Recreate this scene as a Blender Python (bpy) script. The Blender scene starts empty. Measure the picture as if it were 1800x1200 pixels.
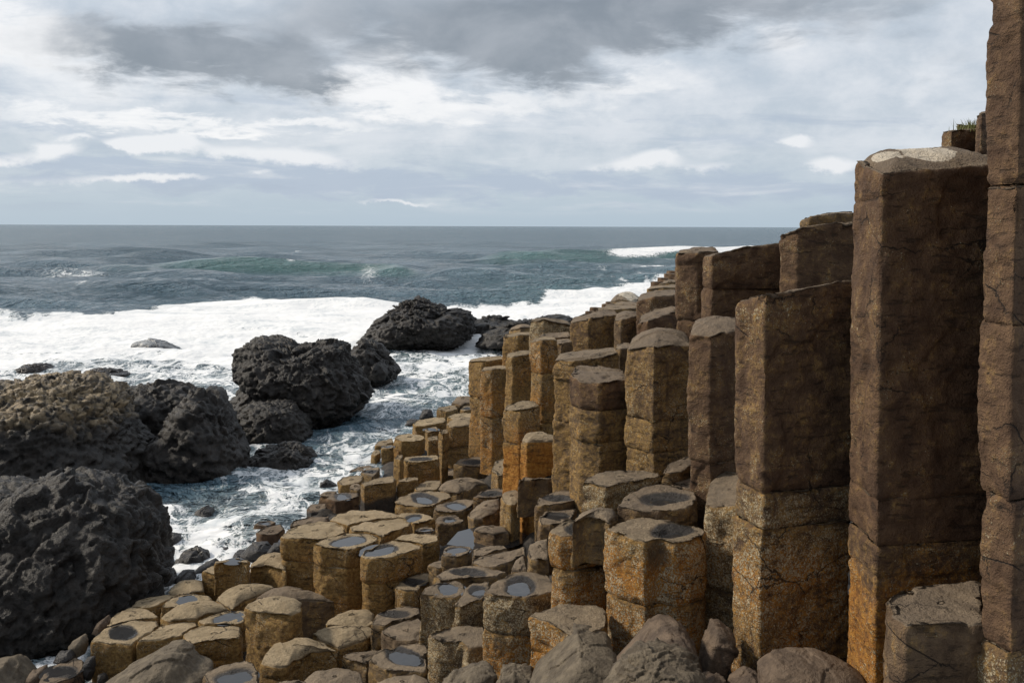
import bpy, math, random
import numpy as np

sc = bpy.context.scene
C = sc.collection
# ------------------------------------------------------------------ camera
F = 1700.0                                   # focal length in photo pixels (photo 1800 x 1200)
EYE = np.array([0.0, 0.0, 3.2])              # sea level is z = 0
PITCH = math.radians(2.0); ROLL = 0.0036; SHIFT = -143.0
fw = np.array([0.0, math.cos(PITCH), -math.sin(PITCH)])
_r = np.array([1.0, 0.0, 0.0]); _u = np.cross(_r, fw)
RIGHT = math.cos(ROLL) * _r + math.sin(ROLL) * _u
UP = -math.sin(ROLL) * _r + math.cos(ROLL) * _u
from mathutils import Matrix
cam_d = bpy.data.cameras.new('camera'); cam = bpy.data.objects.new('camera', cam_d); C.objects.link(cam)
cam_d.sensor_width = 36.0; cam_d.lens = F / 1800.0 * 36.0
cam_d.shift_y = SHIFT / 1800.0
cam_d.clip_start = 0.05; cam_d.clip_end = 60000
M = Matrix.Identity(4)
for i in range(3):
    M[i][0] = RIGHT[i]; M[i][1] = UP[i]; M[i][2] = -fw[i]; M[i][3] = EYE[i]
cam.matrix_world = M
sc.camera = cam

def ray(u, v):
    d = fw + (u - 900.0) / F * RIGHT + (600.0 + SHIFT - v) / F * UP
    return d / d[1]
def at(u, v, Y): return EYE + ray(u, v) * Y
def on_plane(u, v, h):
    d = ray(u, v); return EYE + d * (h / -d[2])

# ------------------------------------------------------------------ light
SUN_DIR = np.array([-0.80, 0.20, 0.60]); SUN_DIR /= np.linalg.norm(SUN_DIR)
SUN_EL = math.asin(SUN_DIR[2]); SUN_ROT = math.atan2(SUN_DIR[0], SUN_DIR[1])
sl = bpy.data.lights.new('sun', 'SUN'); sl.energy = 3.6; sl.angle = math.radians(7.0); sl.color = (1.0, 0.90, 0.76)
so = bpy.data.objects.new('sun', sl); C.objects.link(so)
from mathutils import Vector
so.rotation_euler = Vector(tuple(SUN_DIR)).to_track_quat('Z', 'Y').to_euler()
sc.view_settings.view_transform = 'Standard'; sc.view_settings.look = 'None'
sc.view_settings.exposure = 0.0; sc.view_settings.gamma = 1.0
sc.cycles.max_bounces = 6; sc.cycles.diffuse_bounces = 3; sc.cycles.glossy_bounces = 3
sc.cycles.use_denoising = True; sc.cycles.sample_clamp_direct = 3.0; sc.cycles.sample_clamp_indirect = 1.5; sc.cycles.use_adaptive_sampling = False

# ------------------------------------------------------------------ node helper
class NT:
    def __init__(s, tree): s.t = tree; s.n = tree.nodes; s.l = tree.links
    def node(s, typ, **kw):
        n = s.n.new(typ)
        for k, v in kw.items(): setattr(n, k, v)
        return n
    def put(s, sock, v):
        if hasattr(v, 'is_output') or isinstance(v, bpy.types.NodeSocket): s.l.new(v, sock)
        elif isinstance(v, (tuple, list)):
            if len(v) == 3 and len(sock.default_value) == 4: v = (*v, 1.0)
            sock.default_value = v
        else: sock.default_value = v
    def m(s, op, a, b=None, c=None, clamp=False):
        n = s.node('ShaderNodeMath', operation=op, use_clamp=clamp)
        s.put(n.inputs[0], a)
        if b is not None: s.put(n.inputs[1], b)
        if c is not None: s.put(n.inputs[2], c)
        return n.outputs[0]
    def vm(s, op, a, b=None):
        n = s.node('ShaderNodeVectorMath', operation=op)
        s.put(n.inputs[0], a)
        if b is not None: s.put(n.inputs[1], b)
        return n.outputs[0]
    def mix(s, f, a, b):
        n = s.node('ShaderNodeMix', data_type='RGBA')
        s.put(n.inputs[0], f); s.put(n.inputs[6], a); s.put(n.inputs[7], b)
        return n.outputs[2]
    def ramp(s, x, lo, hi, a=0.0, b=1.0):
        n = s.node('ShaderNodeMapRange', interpolation_type='SMOOTHSTEP')
        s.put(n.inputs[0], x); s.put(n.inputs[1], lo); s.put(n.inputs[2], hi); s.put(n.inputs[3], a); s.put(n.inputs[4], b)
        return n.outputs[0]
    def noise(s, vec, scale, detail=4.0, rough=0.55, dist=0.0, typ='FBM'):
        n = s.node('ShaderNodeTexNoise', noise_dimensions='3D')
        s.put(n.inputs['Vector'], vec); n.inputs['Scale'].default_value = scale
        n.inputs['Detail'].default_value = detail; n.inputs['Roughness'].default_value = rough; n.inputs['Distortion'].default_value = dist
        return n.outputs[0]
    def voro(s, vec, scale, feature='F1', out='Distance', rand=1.0):
        n = s.node('ShaderNodeTexVoronoi', feature=feature)
        s.put(n.inputs['Vector'], vec); n.inputs['Scale'].default_value = scale; n.inputs['Randomness'].default_value = rand
        return n.outputs[out]
    def comb(s, x, y, z):
        n = s.node('ShaderNodeCombineXYZ'); s.put(n.inputs[0], x); s.put(n.inputs[1], y); s.put(n.inputs[2], z); return n.outputs[0]
    def sep(s, v):
        n = s.node('ShaderNodeSeparateXYZ'); s.put(n.inputs[0], v); return n.outputs
    def attr(s, name):
        n = s.node('ShaderNodeAttribute', attribute_name=name); return n

# ------------------------------------------------------------------ sky: broken cloud over a Nishita sky
w = bpy.data.worlds.new('World'); sc.world = w; w.use_nodes = True
T = NT(w.node_tree); T.n.clear()
tc = T.node('ShaderNodeTexCoord').outputs['Generated']
x, y, z = T.sep(T.vm('NORMALIZE', tc))
hl = T.m('SQRT', T.m('ADD', T.m('MULTIPLY', x, x), T.m('MULTIPLY', y, y)))
az = T.m('ARCTAN2', x, y)
el = T.m('DIVIDE', z, T.m('MAXIMUM', hl, 0.02))
zz = T.m('ADD', T.m('MAXIMUM', z, 0.0), 0.055)
cv = T.comb(T.m('DIVIDE', x, zz), T.m('DIVIDE', y, zz), 0.0)       # clouds on a flat deck, crowding towards the horizon
n_big = T.noise(cv, 0.42, 7, 0.55, 0.5)
n_mid = T.noise(cv, 1.1, 8, 0.6, 0.3)
pv = T.comb(az, T.m('MULTIPLY', el, 1.7), 0.3)
n_p = T.noise(pv, 7.0, 8, 0.58, 0.25)
n_q = T.noise(T.comb(az, T.m('MULTIPLY', el, 1.5), 5.3), 14.0, 8, 0.6, 0.1)
n_f = T.noise(T.comb(az, T.m('MULTIPLY', el, 3.2), 2.3), 16.0, 7, 0.6, 0.3)
# billowing edges: shift the cloud masses' coordinates with noise
wa = T.m('ADD', az, T.m('MULTIPLY', T.m('SUBTRACT', n_p, 0.5), 0.20))
we = T.m('ADD', el, T.m('MULTIPLY', T.m('SUBTRACT', n_f, 0.5), 0.075))
wa2 = T.m('ADD', az, T.m('MULTIPLY', T.m('SUBTRACT', n_q, 0.5), 0.07))
we2 = T.m('ADD', el, T.m('MULTIPLY', T.m('SUBTRACT', n_q, 0.5), 0.035))
def blob(u, v, ru, rv, amp=1.0, fine=False):
    a0 = math.atan((u - 900) / F); e0 = (398 - v) / F * math.cos(a0)
    dx = T.m('DIVIDE', T.m('SUBTRACT', wa2 if fine else wa, a0), ru / F); dy = T.m('DIVIDE', T.m('SUBTRACT', we2 if fine else we, e0), rv / F)
    q = T.m('ADD', T.m('MULTIPLY', dx, dx), T.m('MULTIPLY', dy, dy))
    return T.m('MULTIPLY', T.m('EXPONENT', T.m('MULTIPLY', q, -1.0)), amp)
def total(lst):
    r = lst[0]
    for k in lst[1:]: r = T.m('ADD', r, k)
    return r
dark = total([blob(*b) for b in [(235, 88, 150, 48, 1.0), (400, 105, 170, 55, 1.0), (520, 135, 70, 50, .85), (610, 40, 150, 70, .75), (540, 160, 40, 30, .5), (860, 70, 160, 75, 1.1),
              (1040, 60, 210, 65, 1.0), (1200, 10, 230, 50, .75), (960, 125, 110, 35, .5), (1500, 60, 130, 40, .3), (1650, 110, 100, 35, .35), (1450, 10, 220, 35, .45), (700, -60, 700, 60, .5)]])
low_band = total([blob(*b) for b in [(150, 290, 300, 22, .7), (480, 305, 330, 20, .75), (80, 225, 130, 16, .5), (600, 330, 500, 22, .4), (1250, 245, 230, 28, .45), (1000, 330, 600, 26, .35), (1450, 330, 400, 34, .4), (900, 215, 160, 14, .3)]])
white = total([blob(*b) for b in [(90, 80, 90, 50, .9), (30, 40, 90, 60, .6), (640, 165, 110, 40, 1.0), (700, 90, 40, 60, .5), (830, 190, 200, 22, .8), (230, 165, 160, 30, .5), (450, 228, 300, 14, .8), (200, 212, 260, 12, .55), (1110, 150, 90, 20, .6), (1370, 75, 60, 30, .5), (1000, 165, 120, 25, .45), (1560, 160, 120, 40, .25)]])
puff = total([blob(*b, True) for b in [(270, 256, 55, 16, 1.0), (92, 268, 42, 14, .8), (135, 246, 25, 8, .6), (215, 262, 40, 12, .6), (420, 272, 130, 18, .6), (560, 285, 90, 18, .5), (1150, 278, 50, 15, .8), (1250, 295, 60, 14, .5), (1465, 286, 55, 15, .75), (1395, 249, 36, 10, .8),
              (270, 316, 110, 8, .7), (450, 309, 30, 7, .5), (700, 355, 90, 6, .55), (60, 322, 90, 12, .3), (20, 285, 60, 10, .5), (1080, 290, 60, 12, .4)]])
infront = T.ramp(T.m('ABSOLUTE', az), 0.6, 1.0, 1.0, 0.0)
gen_dark = T.m('MULTIPLY', T.ramp(n_big, 0.42, 0.66), T.m('SUBTRACT', 1.0, infront))
K = 10.0                                                               # the Background below runs at strength 0.1
def kc(c): return tuple(v * K for v in c)
def kl(r, g, b):
    f = lambda c: (c / 255 / 12.92) if c / 255 <= .04045 else ((c / 255 + .055) / 1.055) ** 2.4
    return kc((f(r), f(g), f(b)))
mid = T.mix(T.ramp(n_q, 0.30, 0.70), kl(196, 207, 219), kl(226, 231, 238))
hor = T.ramp(el, 0.0, 0.10)
col = T.mix(hor, kl(186, 203, 217), mid)
col = T.mix(T.m('MULTIPLY', T.ramp(low_band, 0.12, 0.75), 0.85), col, kl(182, 196, 215))
wn = T.m('ADD', white, T.m('MULTIPLY', T.m('SUBTRACT', n_q, 0.5), 0.9))
col = T.mix(T.ramp(wn, 0.10, 1.10), col, kl(254, 254, 255))
n_st = T.noise(T.comb(T.m('MULTIPLY', az, 1.0), T.m('MULTIPLY', el, 6.5), 9.1), 6.0, 8, 0.6, 0.35)
lowm = T.m('MULTIPLY', T.ramp(el, 0.006, 0.03), T.ramp(el, 0.10, 0.16, 1.0, 0.0))
col = T.mix(T.m('MULTIPLY', lowm, T.ramp(n_st, 0.50, 0.72, 0.0, 0.75)), col, kl(226, 231, 238))
col = T.mix(T.m('MULTIPLY', lowm, T.ramp(n_st, 0.30, 0.46, 0.6, 0.0)), col, kl(176, 190, 209))
pn = T.m('ADD', puff, T.m('MULTIPLY', T.m('SUBTRACT', n_q, 0.5), 0.8))
col = T.mix(T.m('MULTIPLY', T.ramp(pn, 0.24, 0.66), 0.95), col, kl(243, 245, 249))
dn = T.m('ADD', T.m('ADD', dark, gen_dark), T.m('MULTIPLY', T.m('SUBTRACT', n_f, 0.5), 0.7))
dcol = T.mix(T.ramp(n_p, 0.35, 0.7), kl(136, 145, 155), kl(170, 176, 184))
col = T.mix(T.m('MULTIPLY', T.ramp(dn, 0.15, 1.25), 0.97), col, dcol)
# unseen sky behind and above the viewer: cloud grey chosen for its fill light
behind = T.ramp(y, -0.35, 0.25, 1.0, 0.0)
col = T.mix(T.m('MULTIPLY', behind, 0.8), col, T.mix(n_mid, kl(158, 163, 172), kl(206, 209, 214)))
sky = T.node('ShaderNodeTexSky', sky_type='NISHITA'); sky.sun_disc = False
sky.sun_elevation = SUN_EL; sky.sun_rotation = SUN_ROT; sky.altitude = 0; sky.air_density = 1.0; sky.dust_density = 1.5; sky.ozone_density = 1.0
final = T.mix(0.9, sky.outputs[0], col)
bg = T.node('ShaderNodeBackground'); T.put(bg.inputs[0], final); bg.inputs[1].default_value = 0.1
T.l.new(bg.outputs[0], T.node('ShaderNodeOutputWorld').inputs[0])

# ------------------------------------------------------------------ numpy noise
_rng = np.random.RandomState(7)
_perm = np.concatenate([_rng.permutation(256)] * 3).astype(np.int32)
_g = _rng.normal(size=(256, 3)); _g /= np.linalg.norm(_g, axis=1)[:, None]
def gn(p):
    """gradient noise of an (n,3) array, about -1..1"""
    p = np.asarray(p, float); i = np.floor(p).astype(np.int64); f = p - i; i &= 255
    w3 = f * f * f * (f * (f * 6 - 15) + 10)
    out = np.zeros(len(p))
    for dx in (0, 1):
        wx = w3[:, 0] if dx else 1 - w3[:, 0]
        ax = _perm[(i[:, 0] + dx) & 255]
        for dy in (0, 1):
            wy = wx * (w3[:, 1] if dy else 1 - w3[:, 1])
            ay = _perm[ax + ((i[:, 1] + dy) & 255)]
            for dz in (0, 1):
                wz = wy * (w3[:, 2] if dz else 1 - w3[:, 2])
                h = _perm[ay + ((i[:, 2] + dz) & 255)]
                g = _g[h]
                out += wz * (g[:, 0] * (f[:, 0] - dx) + g[:, 1] * (f[:, 1] - dy) + g[:, 2] * (f[:, 2] - dz))
    return out * 1.6
def fbm(p, o=4, g=0.5):
    p = np.asarray(p, float); s = np.zeros(len(p)); a = 1.0
    for k in range(o):
        s += a * gn(p * 2.03 ** k + 17.3 * k); a *= g
    return s
def worley(p, seed=0, tilt=False):
    """distance to the nearest and second nearest feature point, and the nearest one's random number (with tilt: plus a slope of the cell's own)"""
    p = np.asarray(p, float); i = np.floor(p).astype(np.int64); f = p - i
    d1 = np.full(len(p), 9.0); d2 = np.full(len(p), 9.0); idn = np.zeros(len(p)); tl = np.zeros(len(p))
    for dx in (-1, 0, 1):
        for dy in (-1, 0, 1):
            for dz in (-1, 0, 1):
                h = _perm[_perm[_perm[(i[:, 0] + dx + seed) & 255] + ((i[:, 1] + dy) & 255)] + ((i[:, 2] + dz) & 255)]
                o = _g[h] * 0.45 + 0.5
                e = np.stack([o[:, 0] + dx - f[:, 0], o[:, 1] + dy - f[:, 1], o[:, 2] + dz - f[:, 2]], 1)
                d = np.sqrt((e ** 2).sum(1))
                n = d < d1
                d2 = np.where(n, d1, np.minimum(d2, d)); idn = np.where(n, h / 255.0, idn)
                if tilt: tl = np.where(n, (e * _g[(h * 7 + 13) & 255]).sum(1), tl)
                d1 = np.where(n, d, d1)
    if tilt: return d1, d2, idn, tl
    return d1, d2, idn

# ------------------------------------------------------------------ mesh and naming helpers
def mesh_from(name, V, faces, mat, attrs=None, smooth=True):
    """V (n,3); faces a list of (m,k) index arrays"""
    me = bpy.data.meshes.new(name)
    V = np.asarray(V, np.float32)
    me.vertices.add(len(V)); me.vertices.foreach_set('co', V.ravel())
    tot = sum(f.size for f in faces); npol = sum(len(f) for f in faces)
    me.loops.add(tot); me.polygons.add(npol)
    me.loops.foreach_set('vertex_index', np.concatenate([f.ravel() for f in faces]).astype(np.int32))
    st = []; o = 0
    for f in faces:
        st.append(o + np.arange(len(f)) * f.shape[1]); o += f.size
    me.polygons.foreach_set('loop_start', np.concatenate(st).astype(np.int32))
    me.polygons.foreach_set('use_smooth', np.full(npol, smooth, bool))
    for k, a in (attrs or {}).items():
        a = np.asarray(a, np.float32)
        if a.ndim == 2:
            at_ = me.attributes.new(k, 'FLOAT_COLOR', 'POINT'); at_.data.foreach_set('color', a.ravel())
        else:
            at_ = me.attributes.new(k, 'FLOAT', 'POINT'); at_.data.foreach_set('value', a)
    me.materials.append(mat); me.update(); me.validate()
    return me
def link(name, me, parent=None, loc=(0, 0, 0)):
    o = bpy.data.objects.new(name, me); C.objects.link(o); o.location = loc
    if parent is not None: o.parent = parent
    return o
def tag(o, label, cat, group=None):
    o['label'] = label; o['category'] = cat
    if group: o['group'] = group
def quads(nr, nc, wrap=True):
    a = np.arange(nr * nc).reshape(nr, nc)
    b = np.roll(a, -1, 1) if wrap else a[:, 1:]
    a0 = a if wrap else a[:, :-1]
    q = np.stack([a0[:-1], a0[1:], b[1:], b[:-1]], -1)
    return q.reshape(-1, 4)
# ------------------------------------------------------------------ materials
def new_mat(name):
    m = bpy.data.materials.new(name); m.use_nodes = True
    t = NT(m.node_tree); t.n.clear()
    out = t.node('ShaderNodeOutputMaterial'); b = t.node('ShaderNodeBsdfPrincipled'); t.l.new(b.outputs[0], out.inputs[0])
    return m, t, b, out
def bump(t, h, strength, dist, prev=None):
    n = t.node('ShaderNodeBump'); n.inputs['Strength'].default_value = strength; n.inputs['Distance'].default_value = dist
    t.put(n.inputs['Height'], h)
    if prev is not None: t.put(n.inputs['Normal'], prev)
    return n.outputs[0]

def column_material():
    m, t, b, out = new_mat('columnar_basalt')
    P = t.node('ShaderNodeNewGeometry').outputs['Position']
    a = t.attr('lichen'); top, gold, speck = t.sep(a.outputs['Vector'])   # top face, golden lichen, pale specks
    a2 = t.attr('stone'); wet, dark, orange = t.sep(a2.outputs['Vector'])  # wet basin, dark stone, orange lichen
    n1 = t.noise(P, 2.3, 5, 0.6); n2 = t.noise(P, 9.0, 6, 0.62, 0.4); n3 = t.noise(P, 42.0, 5, 0.65); n4 = t.noise(P, 130.0, 3, 0.7)
    side = t.mix(t.ramp(n2, 0.3, 0.72), (0.115, 0.080, 0.048), (0.265, 0.200, 0.125))
    sided = t.mix(t.ramp(n2, 0.3, 0.72), (0.085, 0.048, 0.028), (0.185, 0.110, 0.060))
    side = t.mix(dark, side, sided)
    gcol = t.mix(t.ramp(n3, 0.35, 0.66), (0.20, 0.108, 0.028), (0.40, 0.25, 0.082))
    nb = t.m('ADD', t.m('MULTIPLY', n2, 0.55), t.m('MULTIPLY', n3, 0.45))
    gm = t.m('MULTIPLY', t.ramp(t.m('ADD', nb, t.m('MULTIPLY', gold, 0.40)), 0.54, 0.78), 0.85)
    col = t.mix(gm, side, gcol)
    ocol = t.mix(t.ramp(n3, 0.35, 0.7), (0.33, 0.125, 0.015), (0.50, 0.24, 0.045))
    om = t.ramp(t.m('ADD', t.m('ADD', t.m('MULTIPLY', n1, 0.45), t.m('MULTIPLY', nb, 0.55)), t.m('MULTIPLY', orange, 0.38)), 0.59, 0.74)
    col = t.mix(t.m('MULTIPLY', om, 0.85), col, ocol)
    # pale crustose lichen specks, in flocks
    n5 = t.noise(P, 75.0, 2, 0.5); jit = t.vm('SCALE', t.comb(n3, n5, n4)); jit.node.inputs['Scale'].default_value = 0.022
    Pj = t.vm('ADD', P, jit); v1 = t.voro(Pj, 120.0); v2 = t.voro(Pj, 44.0)
    flock = t.ramp(t.m('ADD', t.m('ADD', t.m('MULTIPLY', n2, 0.6), t.m('MULTIPLY', n1, 0.4)), t.m('MULTIPLY', speck, 0.5)), 0.50, 0.95)
    s1 = t.ramp(t.m('SUBTRACT', v1, t.m('MULTIPLY', flock, 0.62)), -0.10, 0.0, 1.0, 0.0)
    s2 = t.ramp(t.m('SUBTRACT', v2, t.m('MULTIPLY', flock, 0.36)), -0.04, 0.0, 1.0, 0.0)
    sp = t.m('MULTIPLY', t.m('MAXIMUM', s1, s2), t.m('GREATER_THAN', speck, 0.01))
    spc = t.mix(t.ramp(n4, 0.35, 0.65), (0.32, 0.25, 0.15), (0.64, 0.55, 0.38))
    col = t.mix(t.m('MULTIPLY', sp, 0.88), col, spc)
    # dark pits
    pit = t.m('MULTIPLY', t.ramp(t.voro(P, 36.0), 0.10, 0.19, 1.0, 0.0), t.ramp(n2, 0.5, 0.62))
    col = t.mix(t.m('MULTIPLY', pit, 0.6), col, (0.028, 0.021, 0.015))
    ck = t.voro(t.vm('ADD', t.vm('MULTIPLY', P, (1.0, 1.0, 1.6)), t.comb(t.m('MULTIPLY', n2, 0.16), t.m('MULTIPLY', n3, 0.05), t.m('MULTIPLY', n2, -0.14))), 2.9, 'DISTANCE_TO_EDGE')
    crack = t.m('MULTIPLY', t.ramp(ck, 0.003, 0.013, 1.0, 0.0), t.ramp(n1, 0.50, 0.58))
    dash = t.noise(t.vm('MULTIPLY', P, (9.0, 9.0, 42.0)), 1.0, 5, 0.65)
    dsh = t.ramp(dash, 0.57, 0.66)
    col = t.mix(t.m('MULTIPLY', dsh, 0.45), col, (0.040, 0.028, 0.020))
    # weathered top faces
    tp = t.mix(t.ramp(n2, 0.32, 0.70), (0.180, 0.140, 0.098), (0.310, 0.238, 0.160))
    tp = t.mix(t.m('MULTIPLY', t.ramp(n1, 0.40, 0.7), 0.55), tp, (0.168, 0.130, 0.094))
    tp = t.mix(t.m('MULTIPLY', t.ramp(n3, 0.52, 0.75), 0.45), tp, (0.31, 0.24, 0.155))
    tp = t.mix(t.m('MULTIPLY', t.ramp(gold, 0.4, 0.8), 0.75), tp, t.mix(t.ramp(n2, 0.3, 0.7), (0.33, 0.25, 0.145), (0.54, 0.42, 0.26)))
    tp = t.mix(t.m('MULTIPLY', dark, 0.45), tp, (0.135, 0.098, 0.070))
    tp = t.mix(t.m('MULTIPLY', t.ramp(t.voro(P, 48.0), 0.08, 0.14, 1.0, 0.0), 0.5), tp, (0.05, 0.04, 0.03))
    col = t.mix(t.ramp(top, 0.35, 0.75), col, tp)
    pm = t.ramp(t.m('ADD', a2.outputs['Alpha'], t.m('MULTIPLY', t.m('SUBTRACT', n2, 0.5), 0.9)), 0.47, 0.53)
    col = t.mix(pm, col, t.mix(n3, (0.52, 0.45, 0.35), (0.68, 0.61, 0.50)))
    col = t.mix(t.m('MULTIPLY', crack, 0.85), col, (0.022, 0.017, 0.013))
    wt = t.ramp(t.m('ADD', wet, t.m('MULTIPLY', t.m('SUBTRACT', n3, 0.5), 0.6)), 0.22, 0.85)
    col = t.mix(wt, col, t.mix(n2, (0.030, 0.027, 0.025), (0.062, 0.055, 0.050)))
    t.put(b.inputs['Base Color'], col)
    t.put(b.inputs['Roughness'], t.m('SUBTRACT', 0.85, t.m('MULTIPLY', wt, 0.5)))
    b.inputs['Specular IOR Level'].default_value = 0.3
    h = t.m('ADD', t.m('MULTIPLY', n3, 0.6), t.m('ADD', t.m('MULTIPLY', n4, 0.35), t.m('MULTIPLY', t.m('SUBTRACT', sp, pit), 0.22)))
    h = t.m('ADD', h, t.m('MULTIPLY', n2, 0.9))
    h = t.m('SUBTRACT', h, t.m('ADD', t.m('MULTIPLY', crack, 0.5), t.m('MULTIPLY', dsh, 0.25)))
    t.put(b.inputs['Normal'], bump(t, h, 1.0, 0.034))
    return m

def rock_material(name, c0, c1, rough=0.6, tan=True, fine=9.0):
    m, t, b, out = new_mat(name)
    P = t.node('ShaderNodeNewGeometry').outputs['Position']
    a = t.attr('lichen'); tanm, wet, _ = t.sep(a.outputs['Vector'])
    n1 = t.noise(P, 1.4, 5, 0.6); n2 = t.noise(P, fine, 6, 0.65, 0.3); n3 = t.noise(P, fine * 4.5, 5, 0.65)
    col = t.mix(t.ramp(n2, 0.34, 0.7), c0, c1)
    col = t.mix(t.m('MULTIPLY', t.ramp(n1, 0.45, 0.7), 0.35), col, tuple(v * 1.25 for v in c1))
    tn = t.m('MULTIPLY', tanm, t.ramp(n2, 0.36, 0.5))
    col = t.mix(t.m('MULTIPLY', tn, 0.9), col, t.mix(n3, (0.20, 0.145, 0.08), (0.42, 0.32, 0.19)))
    col = t.mix(t.m('MULTIPLY', t.ramp(n3, 0.66, 0.74), 0.25), col, (0.30, 0.27, 0.22))
    col = t.mix(t.m('MULTIPLY', wet, 0.7), col, (0.010, 0.0095, 0.0085))
    t.put(b.inputs['Base Color'], col)
    t.put(b.inputs['Roughness'], t.m('SUBTRACT', rough, t.m('MULTIPLY', wet, 0.35)))
    b.inputs['Specular IOR Level'].default_value = 0.35
    h = t.m('ADD', t.m('MULTIPLY', n2, 1.0), t.m('MULTIPLY', n3, 0.45))
    t.put(b.inputs['Normal'], bump(t, h, 0.9, 0.042 if fine < 12 else 0.028))
    return m

def pool_material():
    m, t, b, out = new_mat('rain_water')
    P = t.node('ShaderNodeNewGeometry').outputs['Position']
    n = t.noise(P, 22.0, 3, 0.5)
    t.put(b.inputs['Base Color'], t.mix(n, (0.020, 0.021, 0.024), (0.040, 0.038, 0.036)))
    b.inputs['Roughness'].default_value = 0.06; b.inputs['IOR'].default_value = 1.45
    t.put(b.inputs['Normal'], bump(t, n, 0.10, 0.01))
    return m

def sea_material():
    m, t, b, out = new_mat('sea_water')
    P = t.node('ShaderNodeNewGeometry').outputs['Position']
    x, y, z = t.sep(P)
    d = t.attr('foam').outputs['Fac']; g = t.attr('green').outputs['Fac']; fr = t.attr('fine').outputs['Fac']
    q = t.comb(x, t.m('MULTIPLY', y, 0.62), z)
    w1 = t.noise(q, 0.8, 3, 0.5); w2 = t.noise(q, 2.4, 4, 0.6)
    qq = t.vm('ADD', q, t.comb(t.m('MULTIPLY', w1, 1.3), t.m('MULTIPLY', w2, 0.9), 0.0))
    r1 = t.noise(qq, 1.25, 7, 0.62, 0.6); r2 = t.noise(qq, 4.6, 6, 0.65, 0.5)
    rid = t.m('SUBTRACT', 1.0, t.m('MULTIPLY', t.m('ABSOLUTE', t.m('SUBTRACT', r1, 0.5)), 8.5))
    rid2 = t.m('SUBTRACT', 1.0, t.m('MULTIPLY', t.m('ABSOLUTE', t.m('SUBTRACT', r2, 0.5)), 7.5))
    lace = t.m('MAXIMUM', rid, t.m('MULTIPLY', rid2, 0.86))
    lace = t.m('ADD', t.m('MULTIPLY', lace, 0.62), t.m('MULTIPLY', r1, 0.42))
    thr = t.m('SUBTRACT', 1.0, t.m('MULTIPLY', d, t.ramp(d, 0.6, 1.0, 0.70, 1.2)))
    f = t.ramp(lace, t.m('SUBTRACT', thr, 0.07), t.m('ADD', thr, 0.20))
    f = t.m('MULTIPLY', f, t.ramp(d, 0.01, 0.06))
    deep = t.mix(g, (0.088, 0.148, 0.190), (0.080, 0.178, 0.175))
    milky = t.mix(t.ramp(d, 0.25, 0.8), deep, (0.25, 0.30, 0.32))
    bands = t.noise(t.comb(t.m('MULTIPLY', x, 0.22), t.m('MULTIPLY', y, 0.75), 0.0), 1.0, 6, 0.62, 0.5)
    fcol = t.mix(t.ramp(t.m('ADD', t.m('MULTIPLY', r2, 0.45), t.m('MULTIPLY', bands, 0.55)), 0.36, 0.52), (0.58, 0.62, 0.65), (0.84, 0.85, 0.855))
    t.put(b.inputs['Base Color'], t.mix(f, milky, fcol))
    t.put(b.inputs['Roughness'], t.m('ADD', t.m('SUBTRACT', 0.26, t.m('MULTIPLY', fr, 0.14)), t.m('MULTIPLY', f, 0.6)))
    b.inputs['IOR'].default_value = 1.33
    t.put(b.inputs['Specular IOR Level'], t.m('SUBTRACT', 0.34, t.m('MULTIPLY', f, 0.25)))
    s1 = t.noise(t.comb(t.m('MULTIPLY', x, 0.8), y, 0.0), 0.55, 6, 0.68, 0.4)
    s2 = t.noise(q, 3.1, 6, 0.66, 0.8)
    s0 = t.noise(t.comb(t.m('MULTIPLY', x, 0.5), y, 0.0), 0.10, 7, 0.72, 0.4)
    calm = t.m('SUBTRACT', 1.0, t.m('MULTIPLY', f, 0.88))
    n = bump(t, s0, 1.0, 5.0); t.put(n.node.inputs['Strength'], calm)
    n = bump(t, s1, 1.0, 0.55, n); t.put(n.node.inputs['Strength'], calm)
    n = bump(t, s2, 0.75, 0.16, n); t.put(n.node.inputs['Strength'], t.m('MULTIPLY', calm, 0.75))
    t.put(b.inputs['Normal'], n)
    return m

MAT_COL = column_material()
MAT_POOL = pool_material()
MAT_SEA = sea_material()
MAT_ROCK = rock_material('sea_rock_basalt', (0.008, 0.0072, 0.0064), (0.030, 0.025, 0.021), 0.5)
MAT_REEF = rock_material('brown_reef', (0.035, 0.026, 0.022), (0.11, 0.085, 0.07), 0.5, fine=9.0)
MAT_WASHED = rock_material('foam_washed_rock', (0.13, 0.13, 0.13), (0.62, 0.64, 0.65), 0.5, fine=6.0)
MAT_BOULDER = rock_material('boulder_stone', (0.078, 0.060, 0.040), (0.175, 0.140, 0.095), 0.75, fine=14.0)
MAT_BROWN = rock_material('brown_boulder_stone', (0.074, 0.051, 0.035), (0.165, 0.117, 0.078), 0.75, fine=14.0)
MAT_DARKB = rock_material('wet_boulder_stone', (0.022, 0.021, 0.022), (0.062, 0.056, 0.052), 0.45, fine=14.0)
MAT_GROUND = rock_material('rubble_bed', (0.016, 0.014, 0.012), (0.055, 0.044, 0.034), 0.7, fine=12.0)
MAT_GRAVEL = rock_material('shingle', (0.03, 0.027, 0.024), (0.12, 0.10, 0.08), 0.65, fine=20.0)
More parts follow.
